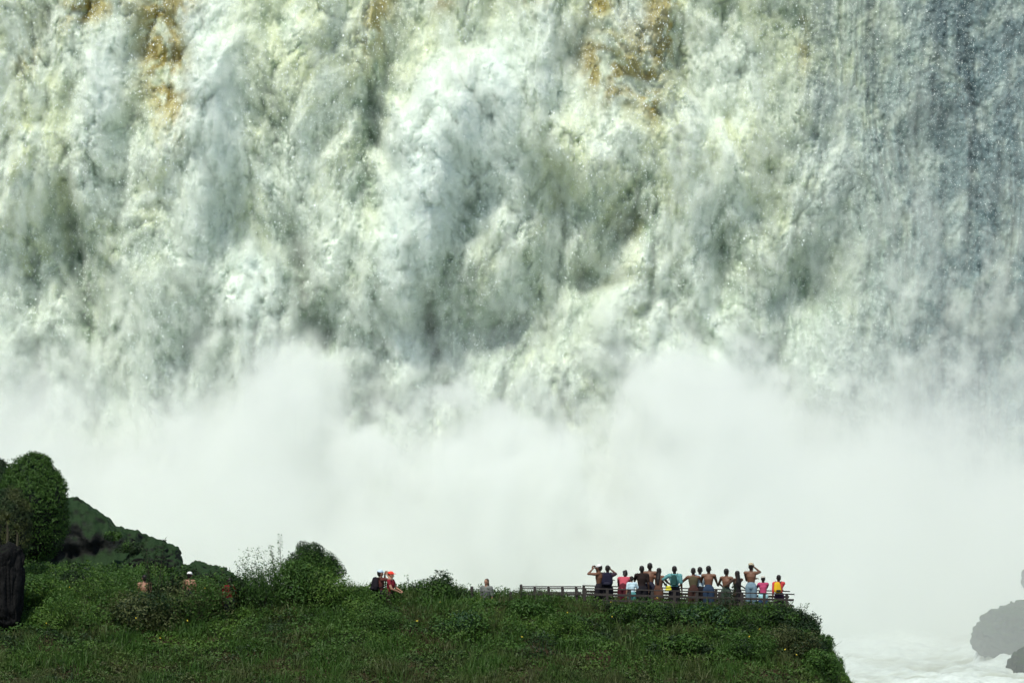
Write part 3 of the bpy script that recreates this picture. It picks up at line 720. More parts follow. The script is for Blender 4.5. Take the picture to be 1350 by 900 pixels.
# shrubs of the slope: px, Y, rx, rz, leaves, kind, mix, label
SH = [(60, 4.5, 1.5, .5, 4200, 'moss', 'dark', 'wide low shrub under the tallest mound at the left edge'),
      (118, 4.0, 1.2, .45, 3400, 'dark', 'mid', 'dark shrub under the upper part of the rock spur'),
      (165, 3.0, 1.0, .5, 3200, 'mid', 'moss', 'green shrub left of the dark haired head in the brush'),
      (226, 2.2, .9, .8, 2800, 'moss', 'dark', 'shrub between the two heads in the brush'),
      (272, 1.4, .75, .62, 2600, 'light', 'mid', 'brighter shrub below the white capped head'),
      (200, -2.8, 1.25, 1.0, 6500, 'dark', 'olive', 'very dark shrub with olive brown leaves, low on the left slope'),
      (262, -2.4, 1.0, 1.15, 4200, 'mid', 'olive', 'bright green shrub right of the very dark olive one'),
      (306, -1.2, .7, .85, 3600, 'dark', 'mid', 'dark shrub below the person in red'),
      (345, -1.6, .9, 1.4, 4200, 'moss', 'dark', 'tall deep green shrub below the weeds left of the dome shaped bush'),
      (395, -1.2, 1.0, .95, 4200, 'mid', 'moss', 'leafy shrub directly below the dome shaped bush'),
      (440, -1.2, .9, 1.05, 3600, 'light', 'mid', 'light green shrub below and right of the dome shaped bush'),
      (468, -1.6, .6, .38, 2400, 'mid', 'light', 'shrub below the hiker with the dark backpack'),
      (545, .2, .62, .55, 2600, 'dark', 'mid', 'dark shrub right of the two hikers'),
      (575, -.2, .75, .6, 3000, 'mid', 'dark', 'middle shrub of the clump right of the two hikers'),
      (608, .2, .5, .38, 1600, 'dark', 'blue', 'small dark shrub left of the lone long haired person'),
      (700, -1.6, .8, .38, 1900, 'moss', 'mid', 'low shrub in front of the first boardwalk posts'),
      (740, -3.2, .8, .5, 2200, 'mid', 'light', 'low leafy shrub on the slope below the boardwalk'),
      (820, -1.9, .6, .4, 1700, 'mid', 'dark', 'small shrub below the person in the pink top'),
      (870, -2.1, .8, .55, 2600, 'dark', 'mid', 'dark shrub below the person in the teal shirt'),
      (930, -2.0, .75, .55, 2600, 'mid', 'blue', 'shrub below the man with arms spread on the rail'),
      (985, -2.1, .8, .6, 3000, 'dark', 'mid', 'dark shrub below the woman in the black dress'),
      (1030, -1.8, .8, .62, 3200, 'mid', 'dark', 'shrub under the person in the coral shirt'),
      (1050, -1.4, .7, .55, 3600, 'dark', 'moss', 'dense shrub just past the end of the platform'),
      (1068, -2.6, .6, .6, 3400, 'moss', 'dark', 'shrub hanging over the right edge of the hill'),
      (1042, -3.8, .9, .85, 4000, 'dark', 'olive', 'dark shrub on the right slope below the end of the platform'),
      (1082, -4.6, .65, .7, 3600, 'mid', 'moss', 'shrub on the lowest part of the right edge of the hill'),
      (990, -4.4, .9, .6, 2800, 'mid', 'dark', 'mid green shrub low on the slope under the black dress'),
      (900, -4.6, .9, .55, 2600, 'dark', 'mid', 'dark shrub low on the slope under the teal shirt'),
      (500, -3.4, 1.0, .7, 3000, 'mid', 'light', 'broad shrub on the slope below the two hikers'),
      (610, -3.6, 1.0, .5, 2600, 'blue', 'mid', 'broad low shrub on the slope left of the boardwalk'),
      (90, -2.8, 1.2, .7, 3400, 'light', 'mid', 'light green shrub on the slope right of the black rock pillar'),
      (40, -1.0, 1.0, .7, 3000, 'mid', 'light', 'leafy shrub beside the black rock pillar'),
      (130, -.4, 1.1, .7, 3200, 'mid', 'light', 'leafy shrub on the left slope above the very dark one')]
for i, (px, Y, rx, rz, n, k1, k2, lab) in enumerate(SH):
    shrub('shrub', lab, 'shrub', on_hill(px, Y, -.08), rx * (1 + .25 * ((i * 7) % 5) / 5), rx * .9, rz * (1.1 + .35 * ((i * 3) % 4) / 4) * (1.15 if 70 < px < 620 else 1), int(n * 1.6), k1, (.036, .05, .042, .062)[i % 4], 12 + i % 5, 20 + i, k2, group='shrubs on the hillside')

# ---------------------------------------------------------------- boardwalk and viewing platform
WOOD = mat('weathered wood', (.055, .045, .040), .85); DARKMETAL = mat('dark rail paint', (.022, .020, .024), .6)
def woodmat():
    m = WOOD; nt = m.node_tree; b = nt.nodes['Principled BSDF']; N = nt.nodes.new; L = nt.links.new
    tc = N('ShaderNodeTexCoord'); mp = N('ShaderNodeMapping'); mp.inputs['Scale'].default_value = (2, 14, 14); n = N('ShaderNodeTexNoise'); n.inputs['Detail'].default_value = 5
    L(tc.outputs['Object'], mp.inputs[0]); L(mp.outputs[0], n.inputs['Vector']); cr = N('ShaderNodeValToRGB')
    cr.color_ramp.elements[0].color = (.012, .011, .013, 1); cr.color_ramp.elements[1].color = (.07, .058, .05, 1); L(n.outputs[0], cr.inputs[0]); L(cr.outputs[0], b.inputs['Base Color'])
woodmat()
def px_x(px, Y=0.0): return (px - 675) * MPP * (Y + 150) / 150
def part_box(name, root, lo, hi, m=WOOD, bev=.006):
    bm = bmesh.new(); o = root.location
    box(bm, Vector(lo) - o, Vector(hi) - o, bev); return bm_obj(name, bm, m, root)
XL, XM, XR = px_x(687), px_x(770), px_x(1036)
YN, YFAR = 0.0, 2.5
plat = thing('viewing_platform', 'dark wooden viewing platform with a three rail fence, crowded with people', 'platform', (XM, 1.2, 0))
part_box('deck', plat, (XM, YN - .08, -.12), (XR + .1, YFAR + .1, 0))
nb = 9
for k in range(nb + 1):
    x = XM + (XR - XM) * k / nb
    for y in (YN, YFAR):
        if y > 1 and k % 2: continue
        part_box('post', plat, (x - .05, y - .05, -1.3), (x + .05, y + .05, .98))
for y, s in ((YN, -1), (YFAR, 1)):
    for nm, z, hh in (('top_rail', 1.0, .035), ('rail', .80, .04), ('rail', .60, .035)):
        part_box(nm, plat, (XM - .03, y + s * .052 - (.03 if s > 0 else .0) , z - hh), (XR + .25, y + s * .052 + (.0 if s > 0 else .03) , z + hh) if nm == 'rail' else (XR + .25, y + .07, z + hh - .0), WOOD) if nm == 'rail' else part_box(nm, plat, (XM - .05, y - .06, z - .018), (XR + .27, y + .06, z + .02))
part_box('fascia', plat, (XM, YN - .125, .30), (XM + 2.2, YN - .055, .42))
bwk = thing('boardwalk', 'narrow wooden boardwalk with a two rail fence leading left to right onto the platform', 'boardwalk', (XL, 1.2, 0))
part_box('deck', bwk, (XL - 12, .55, -.12), (XM - .004, 2.05, -.005))
for k in range(5):
    x = XL + (XM - .25 - XL) * k / 4
    for y in (.5, 2.1):
        part_box('post', bwk, (x - .045, y - .045, -.9), (x + .045, y + .045, 1.06 if k == 0 else .96))
for y in (.5, 2.1):
    part_box('top_rail', bwk, (XL, y - .05, .962), (XM - .06, y + .05, .998))
    part_box('rail', bwk, (XL, y - .08, .74), (XM - .06, y - .047, .80))
for px, lab, h in ((622, 'short wooden fence post left of the lone long haired person', 1.05), (673.5, 'short wooden fence post just left of the start of the boardwalk rails', .86)):
    bm = bmesh.new(); box(bm, (-.05, -.05, -.6), (.05, .05, h), .008); p = bm_obj('fence_post', bm, WOOD); p.location = (px_x(px, .5), .5, 0); tag(p, lab, 'post')
bm = bmesh.new(); tube(bm, [(px_x(622, .5), .5, .9), ((px_x(622, .5) + px_x(687, .5)) / 2, .5, .84), (px_x(687, .5), .5, .88)], .008, 5)
wire = bm_obj('fence_wire', bm, DARKMETAL); tag(wire, 'thin dark wire strung between the short fence posts left of the boardwalk', 'wire')
#@@PEOPLE
# ---------------------------------------------------------------- people
def rotx(p, piv, a):
    d = p - piv; return piv + Vector((d.x, d.y * math.cos(a) + d.z * math.sin(a), -d.y * math.sin(a) + d.z * math.cos(a)))
def cap(bm, a, ra, b, rb, seg=10, flat=1.0):
    a = Vector(a); b = Vector(b); d = b - a; L_ = max(d.length, 1e-5)
    z = d.normalized(); x = z.orthogonal().normalized()
    if abs(z.x) < .9: x = (Vector((1, 0, 0)) - z * z.x).normalized()
    y = z.cross(x); rings = []
    for t, c, r in [(-1, a, ra), (-.7, a, ra), (0, a, ra), (0, b, rb), (.7, b, rb), (1, b, rb)]:
        rr = r * math.sqrt(max(1 - t * t, .0)) if abs(t) < 1 else r * .12
        rings.append([bm.verts.new(c + z * (t * r) + x * math.cos(k * 2 * math.pi / seg) * rr + y * math.sin(k * 2 * math.pi / seg) * rr * flat) for k in range(seg)])
    for A, B in zip(rings, rings[1:]):
        for k in range(seg): bm.faces.new((A[k], A[(k + 1) % seg], B[(k + 1) % seg], B[k]))
    bm.faces.new(rings[0][::-1]); bm.faces.new(rings[-1])
def ell(bm, c, r3, M=None, seg=14):
    m = Matrix.Translation(Vector(c)) @ (M or Matrix()) @ Matrix.Diagonal((*r3, 1))
    bmesh.ops.create_uvsphere(bm, u_segments=seg, v_segments=10, radius=1, matrix=m)
def remeshed(name, bm, material, parent, vox=.011, smooth=2):
    """one continuous skin over all the overlapping volumes"""
    me = bpy.data.meshes.new('tmp'); bm.to_mesh(me); bm.free()
    o = bpy.data.objects.new('tmp', me); C.objects.link(o)
    rm = o.modifiers.new('r', 'REMESH'); rm.mode = 'VOXEL'; rm.voxel_size = vox
    if smooth:
        s = o.modifiers.new('s', 'SMOOTH'); s.iterations = smooth; s.factor = .5
    ev = o.evaluated_get(bpy.context.evaluated_depsgraph_get()); m2 = bpy.data.meshes.new_from_object(ev)
    bpy.data.objects.remove(o); m2.name = name; m2.materials.clear(); m2.materials.append(material)
    m2.polygons.foreach_set('use_smooth', [True] * len(m2.polygons))
    q = bpy.data.objects.new(name, m2); C.objects.link(q)
    if parent: q.parent = parent
    return q
SKIN = {k: mat('skin ' + k, c, .55, spec=.35) for k, c in dict(tan=(.15, .07, .04), fair=(.32, .17, .11), brown=(.06, .03, .018)).items()}
def cloth(c): return mat('cloth %.2f %.2f %.2f' % c, c, .9, spec=.1)
HAIR = mat('dark hair', (.012, .009, .008), .5); HAIRB = mat('brown hair', (.05, .028, .015), .5)
def ik(S, H, l1, l2, hint):
    d = H - S; L_ = d.length
    if L_ > (l1 + l2) * .985: H = S + d * ((l1 + l2) * .985 / L_); d = H - S; L_ = d.length
    a = (l1 * l1 - l2 * l2 + L_ * L_) / (2 * L_); h = math.sqrt(max(l1 * l1 - a * a, 0)); u = d / L_
    n = (Vector(hint) - u * Vector(hint).dot(u)).normalized()
    return S + u * a + n * h, H
def hand(bm, W, d, nrm, side, k, curl=.5):
    """palm, four unequal fingers bent at the knuckles and a thumb from the side of the palm"""
    d = d.normalized(); nrm = (nrm - d * nrm.dot(d)).normalized(); s = d.cross(nrm) * side
    for q in (-1, 0, 1): cap(bm, W + s * .022 * q * k, .017 * k, W + d * .085 * k + s * .027 * q * k, .014 * k, 8)
    for i, ln in enumerate((.068, .078, .072, .055)):
        b = W + d * .085 * k + s * (-.034 + .0225 * i) * k
        a1 = curl * .6; a2 = curl * 1.4
        p1 = b + (d * math.cos(a1) - nrm * math.sin(a1)) * ln * .55 * k; p2 = p1 + (d * math.cos(a2) - nrm * math.sin(a2)) * ln * .5 * k
        cap(bm, b, .0105 * k, p1, .0095 * k, 6); cap(bm, p1, .0095 * k, p2, .008 * k, 6)
    t0 = W + d * .025 * k - s * .03 * k; t1 = t0 + (d * .7 - s * .8 - nrm * .3).normalized() * .035 * k; t2 = t1 + (d * .9 - s * .25 - nrm * .4).normalized() * .03 * k
    cap(bm, t0, .015 * k, t1, .011 * k, 6); cap(bm, t1, .011 * k, t2, .009 * k, 6)
def person(label, loc, yaw=0, H=1.72, lean=.12, skin='tan', arms=('rail', 'rail'), hd=(0, 0), shirt=None, sleeves=.5, pants=(.02, .02, .03), plen=1.0,
           hair='short', hairm=None, hat=None, dress=None, broad=1.08, step=0.0, band=None, vest=False, roll=0.0, group='people on the viewing platform', rail_y=.42, shoes=(.03, .03, .03), eyes=False, seated=False):
    k = H / 1.72 * 1.035
    V_ = lambda x, y, z: Vector((x * k, y * k, z * k))
    root = thing('person', label, 'person', loc, yaw, group)
    piv = V_(0, 0, 1.0)
    up = lambda p: rotx(p, piv, lean)
    hipz = .91
    hips = [V_(-.085, 0, hipz), V_(.085, 0, hipz)]
    if seated:
        kn = [V_(-.12, .40, hipz + .02), V_(.12, .42, hipz - .02)]; an = [V_(-.12, .42, .50), V_(.12, .50, .50)]
    else:
        kn = [V_(-.10, .03 + step, .48), V_(.10, .03 - step * .4, .48)]; an = [V_(-.11, -.03 + step * 1.3, .085), V_(.11, -.03 - step, .085)]
    waist = up(V_(0, 0, 1.08)); chest = up(V_(0, .0, 1.28)); neck0 = up(V_(0, -.005, 1.44)); bw = broad
    sh = [up(V_(-.175 * bw, -.01, 1.395)), up(V_(.175 * bw, -.01, 1.395))]
    M = Matrix.Rotation(yaw, 4, 'Z') 
    head = neck0 + Vector((0, math.sin(lean * .4 + hd[0]) * .15 * k, math.cos(lean * .4 + hd[0]) * .155 * k))
    HM = Matrix.Rotation(hd[1], 4, 'Z') @ Matrix.Rotation(-(lean * .4 + hd[0]), 4, 'X') @ Matrix.Rotation(roll, 4, 'Y')
    hp = lambda x, y, z: head + (HM @ Vector((x * k, y * k, z * k)))
    hands = []; elb = []; hdir = []
    for i, mode in enumerate(arms):
        s = -1 if i == 0 else 1
        if isinstance(mode, (tuple, list)): T = V_(*mode[:3]); hint = Vector(mode[3:6]) if len(mode) > 3 else Vector((s, -.5, -.6)); dr = None
        elif mode == 'rail': T = Vector((s * .20 * k, rail_y - .07, 1.03)); hint = Vector((s * .45, -.3, -.9)); dr = Vector((0, 1, -.15))
        elif mode == 'wide': T = Vector((s * .52 * k, rail_y - .07, 1.03)); hint = Vector((s, -.6, .1)); dr = Vector((s * .3, 1, -.15))
        elif mode == 'camera': T = head + Vector((s * .085 * k, .19 * k, -.02 * k)); hint = Vector((s, .1, -1)); dr = Vector((-s * .3, .5, 1))
        elif mode == 'akimbo': T = V_(s * .17, .02, 1.0); hint = Vector((s * 1, -.4, 0)); dr = Vector((-s, .6, -.3))
        elif mode == 'cross': T = chest + Vector((-s * .08 * k, .20 * k, -.08 * k)); hint = Vector((s, .1, -.9)); dr = Vector((-s, 0, .15))
        else: T = V_(s * .25, .06, .84); hint = Vector((s * .2, -1, 0)); dr = Vector((0, .1, -1))
        e, h = ik(sh[i], T, .285 * k, .255 * k, hint); elb.append(e); hands.append(h); hdir.append(dr or (h - e))
    bm = bmesh.new()
    cap(bm, V_(-.055, 0, .95), .115 * k, V_(.055, 0, .95), .115 * k, 14, .9)
    cap(bm, V_(0, 0, .98), .13 * k, waist, .115 * k, 14, .8); cap(bm, waist, .118 * k, chest, .145 * k * bw, 14, .75)
    cap(bm, chest, .145 * k * bw, up(V_(0, 0, 1.36)), .11 * k, 14, .75)
    cap(bm, sh[0], .062 * k, sh[1], .062 * k, 10)
    for s in (-1, 1): cap(bm, chest + Vector((s * .06 * k * bw, .0, 0)), .10 * k, up(V_(s * .10 * bw, 0, 1.37)), .065 * k, 10)
    cap(bm, neck0 - Vector((0, 0, .04 * k)), .062 * k, head - Vector((0, 0, .05 * k)), .050 * k)
    for i, s in ((0, -1), (1, 1)):
        cap(bm, sh[i], .056 * k, elb[i], .041 * k); cap(bm, elb[i], .041 * k, hands[i], .026 * k)
        hand(bm, hands[i], hdir[i], Vector((0, .35, 1)) if abs(hdir[i].normalized().z) < .7 else Vector((s, 0, 0)), -s, k, 1.0 if arms[i] in ('rail', 'wide', 'camera') else .45)
        cap(bm, hips[i], .098 * k, kn[i], .060 * k, 12); cap(bm, kn[i] + Vector((0, -.006, 0)), .058 * k, kn[i].lerp(an[i], .35) - Vector((0, .015 * k, 0)), .056 * k); cap(bm, kn[i].lerp(an[i], .35) - Vector((0, .015 * k, 0)), .056 * k, an[i], .036 * k)
        cap(bm, an[i] + Vector((0, -.035, -.04)) * k, .034 * k, an[i] + Vector((s * .02, .15, -.055)) * k, .028 * k)
    # head: skull, jaw, nose, ears, brow and lips
    ell(bm, hp(0, -.012, .02), (.077 * k, .098 * k, .098 * k), HM); ell(bm, hp(0, .02, -.045), (.056 * k, .066 * k, .065 * k), HM)
    cap(bm, hp(0, .082, .012), .010 * k, hp(0, .104, -.028), .014 * k, 6)
    cap(bm, hp(-.035, .078, .032), .011 * k, hp(.035, .078, .032), .011 * k, 6); cap(bm, hp(-.018, .08, -.058), .008 * k, hp(.018, .08, -.058), .008 * k, 6)
    for s in (-1, 1): ell(bm, hp(s * .080, -.005, -.008), (.012 * k, .02 * k, .031 * k), HM, 8)
    body = remeshed('body', bm, SKIN[skin], root, .0105)
    body.name = 'body'
    if eyes:
        for s in (-1, 1):
            b2 = bmesh.new(); ell(b2, hp(s * .030, .079, .012), (.013 * k, .008 * k, .008 * k), HM, 8); bm_obj('eye', b2, mat('eye', (.02, .015, .012), .3), root, True)
    g = .014
    if shirt is not None or vest:
        bm = bmesh.new()
        cap(bm, V_(0, 0, 1.0), (.125 + g) * k, waist, (.118 + g) * k, 14, .84); cap(bm, waist, (.120 + g) * k, chest, (.145 + g) * k * bw, 14, .79)
        cap(bm, chest, (.146 + g) * k * bw, up(V_(0, 0, 1.35)), (.10 + g) * k, 14, .78)
        if not vest: cap(bm, sh[0], (.062 + g) * k, sh[1], (.062 + g) * k)
        for s in (-1, 1): cap(bm, chest + Vector((s * .06 * k * bw, .0, 0)), (.10 + g) * k, up(V_(s * .10 * bw, 0, 1.37)), (.062 + g) * k)
        if sleeves and not vest:
            for i in (0, 1):
                e = sh[i].lerp(elb[i], min(sleeves * 2, 1)); cap(bm, sh[i], (.058 + g) * k, e, (.047 + g) * k)
                if sleeves > .5: cap(bm, elb[i], (.042 + g) * k, elb[i].lerp(hands[i], sleeves * 2 - 1), (.03 + g) * k)
        remeshed('shirt', bm, cloth(shirt), root, .016)
    if dress is not None:
        bm = bmesh.new()
        cap(bm, waist, (.120 + g) * k, chest, (.142 + g) * k, 14, .8); cap(bm, chest, (.14 + g) * k, up(V_(0, 0, 1.35)), (.08 + g) * k, 14, .8)
        cap(bm, V_(0, 0, 1.02), .150 * k, V_(0, .01, .62), .19 * k, 14, .85)
        remeshed('dress', bm, cloth(dress), root, .016)
    if pants is not None:
        bm = bmesh.new()
        cap(bm, V_(-.055, 0, .95), (.118 + g) * k, V_(.055, 0, .95), (.118 + g) * k, 14, .92); cap(bm, V_(0, 0, .98), (.132 + g) * k, V_(0, 0, 1.03), (.124 + g) * k, 14, .85)
        for i in (0, 1):
            cap(bm, hips[i], (.10 + g) * k, hips[i].lerp(kn[i], min(plen * 2, 1)), (.064 + 1.6 * g) * k, 12)
            if plen > .5: cap(bm, kn[i], (.060 + g) * k, kn[i].lerp(an[i], plen * 2 - 1), (.044 + 1.2 * g) * k)
        remeshed('trousers' if plen > .7 else 'shorts', bm, cloth(pants), root, .016)
    if band is not None:
        bm = bmesh.new(); cap(bm, V_(-.05, 0, .93), .152 * k, V_(.05, 0, .93), .152 * k, 14, .9); cap(bm, V_(-.05, 0, .86), .15 * k, V_(.05, 0, .86), .15 * k, 14, .9)
        remeshed('towel', bm, cloth(band), root, .016)
    if hair:
        bm = bmesh.new(); ell(bm, hp(0, -.030, .038), (.086 * k, .098 * k, .092 * k), HM); ell(bm, hp(0, -.055, -.01), (.078 * k, .062 * k, .085 * k), HM)
        if hair == 'long':
            cap(bm, hp(0, -.06, -.02), .078 * k, up(V_(0, -.115, 1.30)), .085 * k, 12, .6); cap(bm, up(V_(0, -.115, 1.32)), .085 * k, up(V_(.02, -.125, 1.16)), .05 * k, 12, .6)
        if hair == 'tail': cap(bm, hp(0, -.12, .02), .035 * k, hp(.02, -.15, -.16), .018 * k)
        if hair == 'curly':
            r = random.Random(int(loc[0] * 100))
            for q in range(14): ell(bm, hp(r.uniform(-.07, .07), r.uniform(-.11, -.02), r.uniform(-.1, .11)), (.04 * k,) * 3, None, 8)
        remeshed('hair', bm, hairm or HAIR, root, .012, 1)
    if hat is not None:
        bm = bmesh.new(); ell(bm, hp(0, -.015, .065), (.094 * k, .108 * k, .075 * k), HM); ell(bm, hp(0, .085, .055), (.07 * k, .085 * k, .013 * k), HM)
        remeshed('cap', bm, cloth(hat), root, .012, 1)
    if shoes is not None:
        for i, s in ((0, -1), (1, 1)):
            bm = bmesh.new(); cap(bm, an[i] + Vector((0, -.035, -.04)) * k, .045 * k, an[i] + Vector((s * .02, .16, -.05)) * k, .038 * k)
            remeshed('shoe', bm, cloth(shoes), root, .016, 1)
    root['_k'] = k
    return root, dict(chest=chest, up=up, V=V_, head=head, hp=hp, sh=sh, hands=hands, k=k)
def backpack(label, root, info, col, col2=None, size=1.0, side=0.0, drop=0.0):
    k = info['k'] * size; up = info['up']; V_ = info['V']
    bp = thing('backpack', label, 'backpack', root.location, root.rotation_euler.z)
    bm = bmesh.new()
    c0 = up(V_(side, -.20, 1.14 - drop)); c1 = up(V_(side, -.19, 1.36 - drop))
    cap(bm, c0 + Vector((-.05, 0, 0)) * k, .115 * k, c1 + Vector((-.03, 0, 0)) * k, .10 * k, 12, .75); cap(bm, c0 + Vector((.05, 0, 0)) * k, .115 * k, c1 + Vector((.03, 0, 0)) * k, .10 * k, 12, .75)
    remeshed('bag', bm, cloth(col), bp, .014)
    bm = bmesh.new(); p0 = up(V_(side, -.285, 1.10 - drop)); cap(bm, p0 + Vector((-.05, 0, 0)) * k, .055 * k, p0 + Vector((.05, 0, 0)) * k, .055 * k, 10, .8)
    remeshed('pocket', bm, cloth(col2 or col), bp, .012)
    for s in (-1, 1):
        bm = bmesh.new(); pts = [up(V_(side * .5 + s * .09, -.12, 1.42)), up(V_(s * .11, .0, 1.475)), up(V_(s * .12, .135, 1.36)), up(V_(s * .13, .125, 1.2)), up(V_(s * .13, -.10, 1.12))]
        tube(bm, pts, [.018 * k] * 5, 6); bm_obj('strap', bm, cloth(col2 or col), bp)
    return bp
SLOPE = .028
def on_deck(px, Y): 
    x = px_x(px, Y); return (x, Y, -(x - XM) * SLOPE)
for o in [plat]: o.rotation_euler.y = math.atan(SLOPE)
Yp = 1.75; ry = 2.42 - Yp
DK = (.018, .016, .02)
A = lambda *a, **k: person(*a, **k)
A('bare backed person in a white cap turned left, first from the left on the platform', on_deck(790, 1.5), yaw=.9, H=1.74, arms=('camera', 'camera'), hat=(.7, .7, .68), hair='short', pants=DK, plen=.5, lean=.0, hd=(.1, 0), eyes=True)
r, f = A('dark haired person with a big dark backpack, standing beside the bare back with white cap', on_deck(801, 1.55), yaw=-.1, H=1.72, arms=('cross', 'camera'), shirt=(.05, .035, .05), sleeves=.3, pants=DK, plen=1, lean=.02)
backpack('big dark navy backpack worn by the second person from the left on the platform', r, f, (.014, .014, .03), (.02, .02, .035), 1.25)
A('person in a pink top bending over the rail with dark head bowed', on_deck(821, Yp), yaw=-.25, H=1.66, arms=('rail', 'rail'), lean=.72, hd=(.5, 0), shirt=(.45, .08, .11), sleeves=.3, pants=(.10, .02, .03), hair='curly', rail_y=ry + .05, skin='brown')
A('small child in a pale blue shirt and teal shorts beside the pink top', on_deck(833, 1.3), yaw=.2, H=1.38, arms=('down', (.22, .25, 1.0)), shirt=(.50, .66, .72), sleeves=.4, pants=(.10, .30, .30), plen=.45, lean=.1, hd=(.2, 0), skin='fair', hair='short', broad=.9)
A('dark haired person in black, left of the bare backed man', on_deck(846, 1.45), yaw=.1, H=1.74, arms=('rail', 'down'), shirt=(.022, .015, .014), sleeves=.35, pants=DK, lean=.08, skin='brown', broad=1.05, rail_y=.8)
A('tall bare backed man squeezed between the person in black and the long haired woman', on_deck(856.5, 1.9), yaw=-.1, H=1.83, arms=('rail', 'rail'), pants=(.03, .03, .05), lean=.1, skin='tan', rail_y=.5)
A('woman with long dark hair and bare tanned shoulders left of the teal shirt', on_deck(868, 1.6), yaw=-.5, H=1.68, arms=('rail', 'rail'), dress=(.10, .05, .035), pants=None, lean=.14, hair='long', skin='tan', rail_y=.8, broad=.92)
r, f = A('man in a light teal shirt with dark straps standing near the middle of the platform', on_deck(889, 1.5), yaw=-.12, H=1.76, arms=((-.34, .22, 1.12, -1, -.6, 0), 'down'), shirt=(.12, .30, .31), sleeves=.4, pants=DK, lean=.04, skin='brown')
backpack('slim dark green backpack on the light teal shirt', r, f, (.02, .06, .055), None, .72)
def bag():
    x, y, z = on_deck(881, 1.38); t = thing('shoulder_bag', 'bright yellow bag hanging at the left hip of the light teal shirt', 'bag', (x, y, z + .98))
    bm = bmesh.new(); cap(bm, (-.05, 0, .0), .07, (.05, 0, .02), .07, 10, .6); cap(bm, (-.04, 0, .10), .05, (.05, 0, .11), .05, 10, .6); remeshed('bag', bm, cloth((.55, .50, .04)), t, .012)
    bm = bmesh.new(); tube(bm, [(-.09, 0, .08), (-.04, -.01, .3), (.1, .05, .46)], .01, 6); bm_obj('strap', bm, cloth((.02, .02, .02)), t)
bag()
A('bare shouldered man in a dark vest with both arms spread wide on the rail', on_deck(914, Yp), yaw=0, H=1.72, arms=('wide', 'wide'), shirt=(.07, .06, .035), vest=True, pants=(.06, .03, .025), lean=.3, hd=(.05, 0), skin='tan', broad=1.08, rail_y=ry)
A('person with a white and blue top half hidden behind the man with spread arms', on_deck(922.5, 2.0), yaw=-.1, H=1.74, arms=('rail', 'rail'), shirt=(.45, .56, .62), sleeves=.0, pants=DK, lean=.16, skin='brown', rail_y=.45)
A('tall shirtless man in blue jeans right of the man with spread arms', on_deck(934, 1.6), yaw=-.25, H=1.80, arms=((-.3, .4, 1.05, -1, -.6, 0), 'rail'), pants=(.03, .05, .09), lean=.04, skin='tan', rail_y=.8)
A('shirtless man stretching one arm along the rail towards the woman in black', on_deck(957, 1.6), yaw=-.5, H=1.72, arms=((-.3, .38, 1.08, -1, -.5, -.4), (.45, .5, 1.04, .2, -.5, -1)), pants=(.05, .07, .055), lean=.1, skin='tan')
A('woman with very long dark hair in a short black dress', on_deck(972, 1.5), yaw=.55, H=1.66, arms=((-.35, .35, 1.06, -1, -.4, -.4), 'rail'), dress=(.014, .012, .014), pants=None, lean=.08, hair='long', skin='brown', rail_y=.8)
A('tallest shirtless man in a tan cap and pale blue jeans holding up a camera', on_deck(990, 1.7)[:2] + (.13 - (px_x(990) - XM) * SLOPE,), yaw=-.15, H=1.80, arms=('cross', 'camera'), pants=(.18, .27, .33), lean=.0, hat=(.42, .36, .25), skin='tan', hair='short')
A('short person in a magenta top and white cap with a striped towel round the waist', on_deck(1006, 1.6), yaw=.1, H=1.50, arms=('rail', 'rail'), shirt=(.42, .06, .14), sleeves=.3, pants=(.03, .07, .20), plen=.5, lean=.12, band=(.35, .60, .62), hat=(.5, .48, .42), skin='brown', rail_y=.75, broad=.92)
r, f = A('person in a coral red shirt and dark trousers at the right end of the platform', on_deck(1027, 1.5), yaw=.3, H=1.56, arms=('down', 'rail'), shirt=(.52, .055, .06), sleeves=.75, pants=(.03, .015, .03), lean=.16, skin='brown', rail_y=.85)
backpack('yellow and black backpack slung on the coral red shirt', r, f, (.62, .38, .02), (.03, .03, .02), .95, side=-.13, drop=.02)
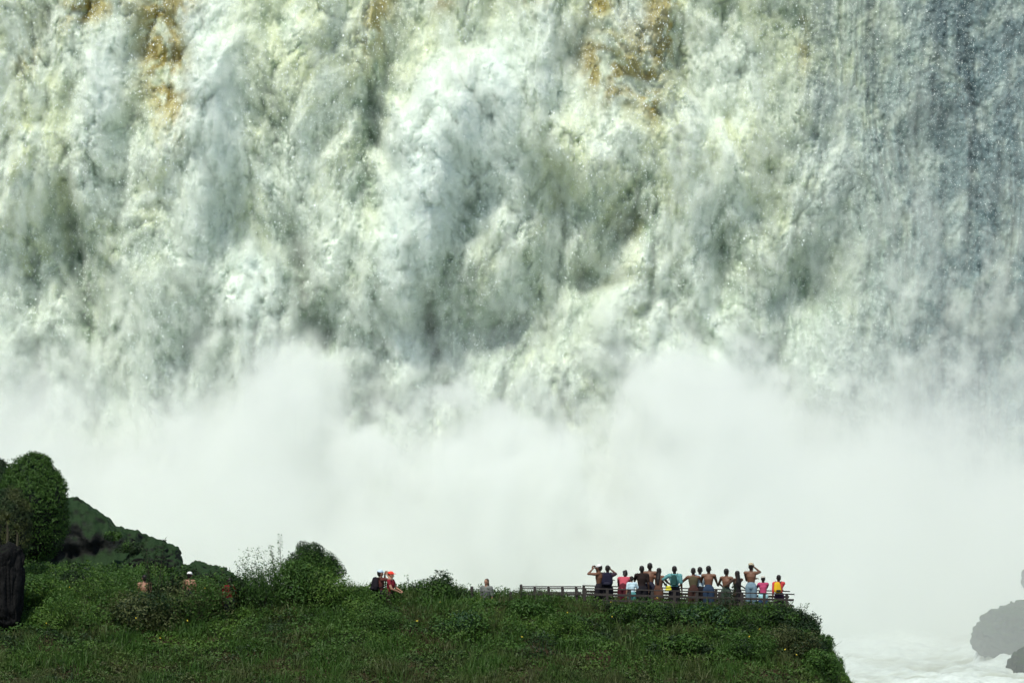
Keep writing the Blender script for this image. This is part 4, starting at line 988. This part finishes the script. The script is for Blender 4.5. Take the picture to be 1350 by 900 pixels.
def camera_thing():
    x, y, z = on_deck(990, 1.7)
    t = thing('camera', 'small black camera held to the face of the tallest man', 'camera', (x + .03, y + .25, z + 1.77)); bm = bmesh.new(); box(bm, (-.06, -.03, -.04), (.06, .03, .04), .008); bm_obj('camera_body', bm, cloth((.02, .02, .02)), t)
    bm = bmesh.new(); tube(bm, [(0, .03, 0), (0, .08, 0)], .03, 12); bm_obj('lens', bm, cloth((.01, .01, .01)), t)
camera_thing()
# people on the path to the left
def path_z(px, py_head, Y, H): p = P(px, py_head, Y); return (p.x, p.y, p.z - H * .925)
r, f = A('hiker in a white and blue cap lifting both hands to the face, on the crest', path_z(501, 758, -.9, 1.72), yaw=-1.15, H=1.72, arms=('camera', 'camera'), shirt=(.10, .035, .03), sleeves=.25, pants=DK, lean=.05, hat=(.5, .62, .72), skin='fair', group='hikers on the path', eyes=True)
backpack('bulky black backpack on the hiker in the white and blue cap', r, f, (.014, .012, .016), None, 1.25)
A('hiker in a bright red cap and dark red top holding bare forearms forward', path_z(514, 760, -.9, 1.70), yaw=-1.9, H=1.70, arms=((-.10, .34, 1.08, -1, -.5, -.6), (.10, .34, 1.05, 1, -.5, -.6)), shirt=(.20, .02, .03), sleeves=.2, pants=(.05, .03, .03), plen=.5, lean=.1, hat=(.75, .06, .04), skin='fair', group='hikers on the path', eyes=True)
A('lone person with long dark hair and a grey top half hidden in the grass', path_z(641.5, 769, 1.2, 1.62), yaw=2.6, H=1.62, arms=('down', 'down'), shirt=(.16, .17, .16), sleeves=.5, lean=.05, hair='long', hairm=HAIRB, skin='fair', group='hikers on the path', eyes=True)
A('dark haired bare shouldered person nearly hidden in the brush at the far left', path_z(190.5, 764, 1.1, 1.7), yaw=.3, H=1.70, arms=('down', 'down'), lean=.05, skin='fair', group='hikers on the path')
A('bare shouldered person in a white cap nearly hidden in the brush under the spur', path_z(250, 760.5, .8, 1.7), yaw=-.3, H=1.70, arms=('down', 'down'), lean=.05, hat=(.75, .75, .75), skin='fair', group='hikers on the path')
A('person in a dark red shirt deep in the brush left of the dome shaped bush', path_z(303, 768, -1.8, 1.7), yaw=.5, H=1.70, arms=('down', 'down'), lean=.12, shirt=(.17, .012, .02), sleeves=.4, skin='brown', group='hikers on the path')
#@@END_PEOPLE
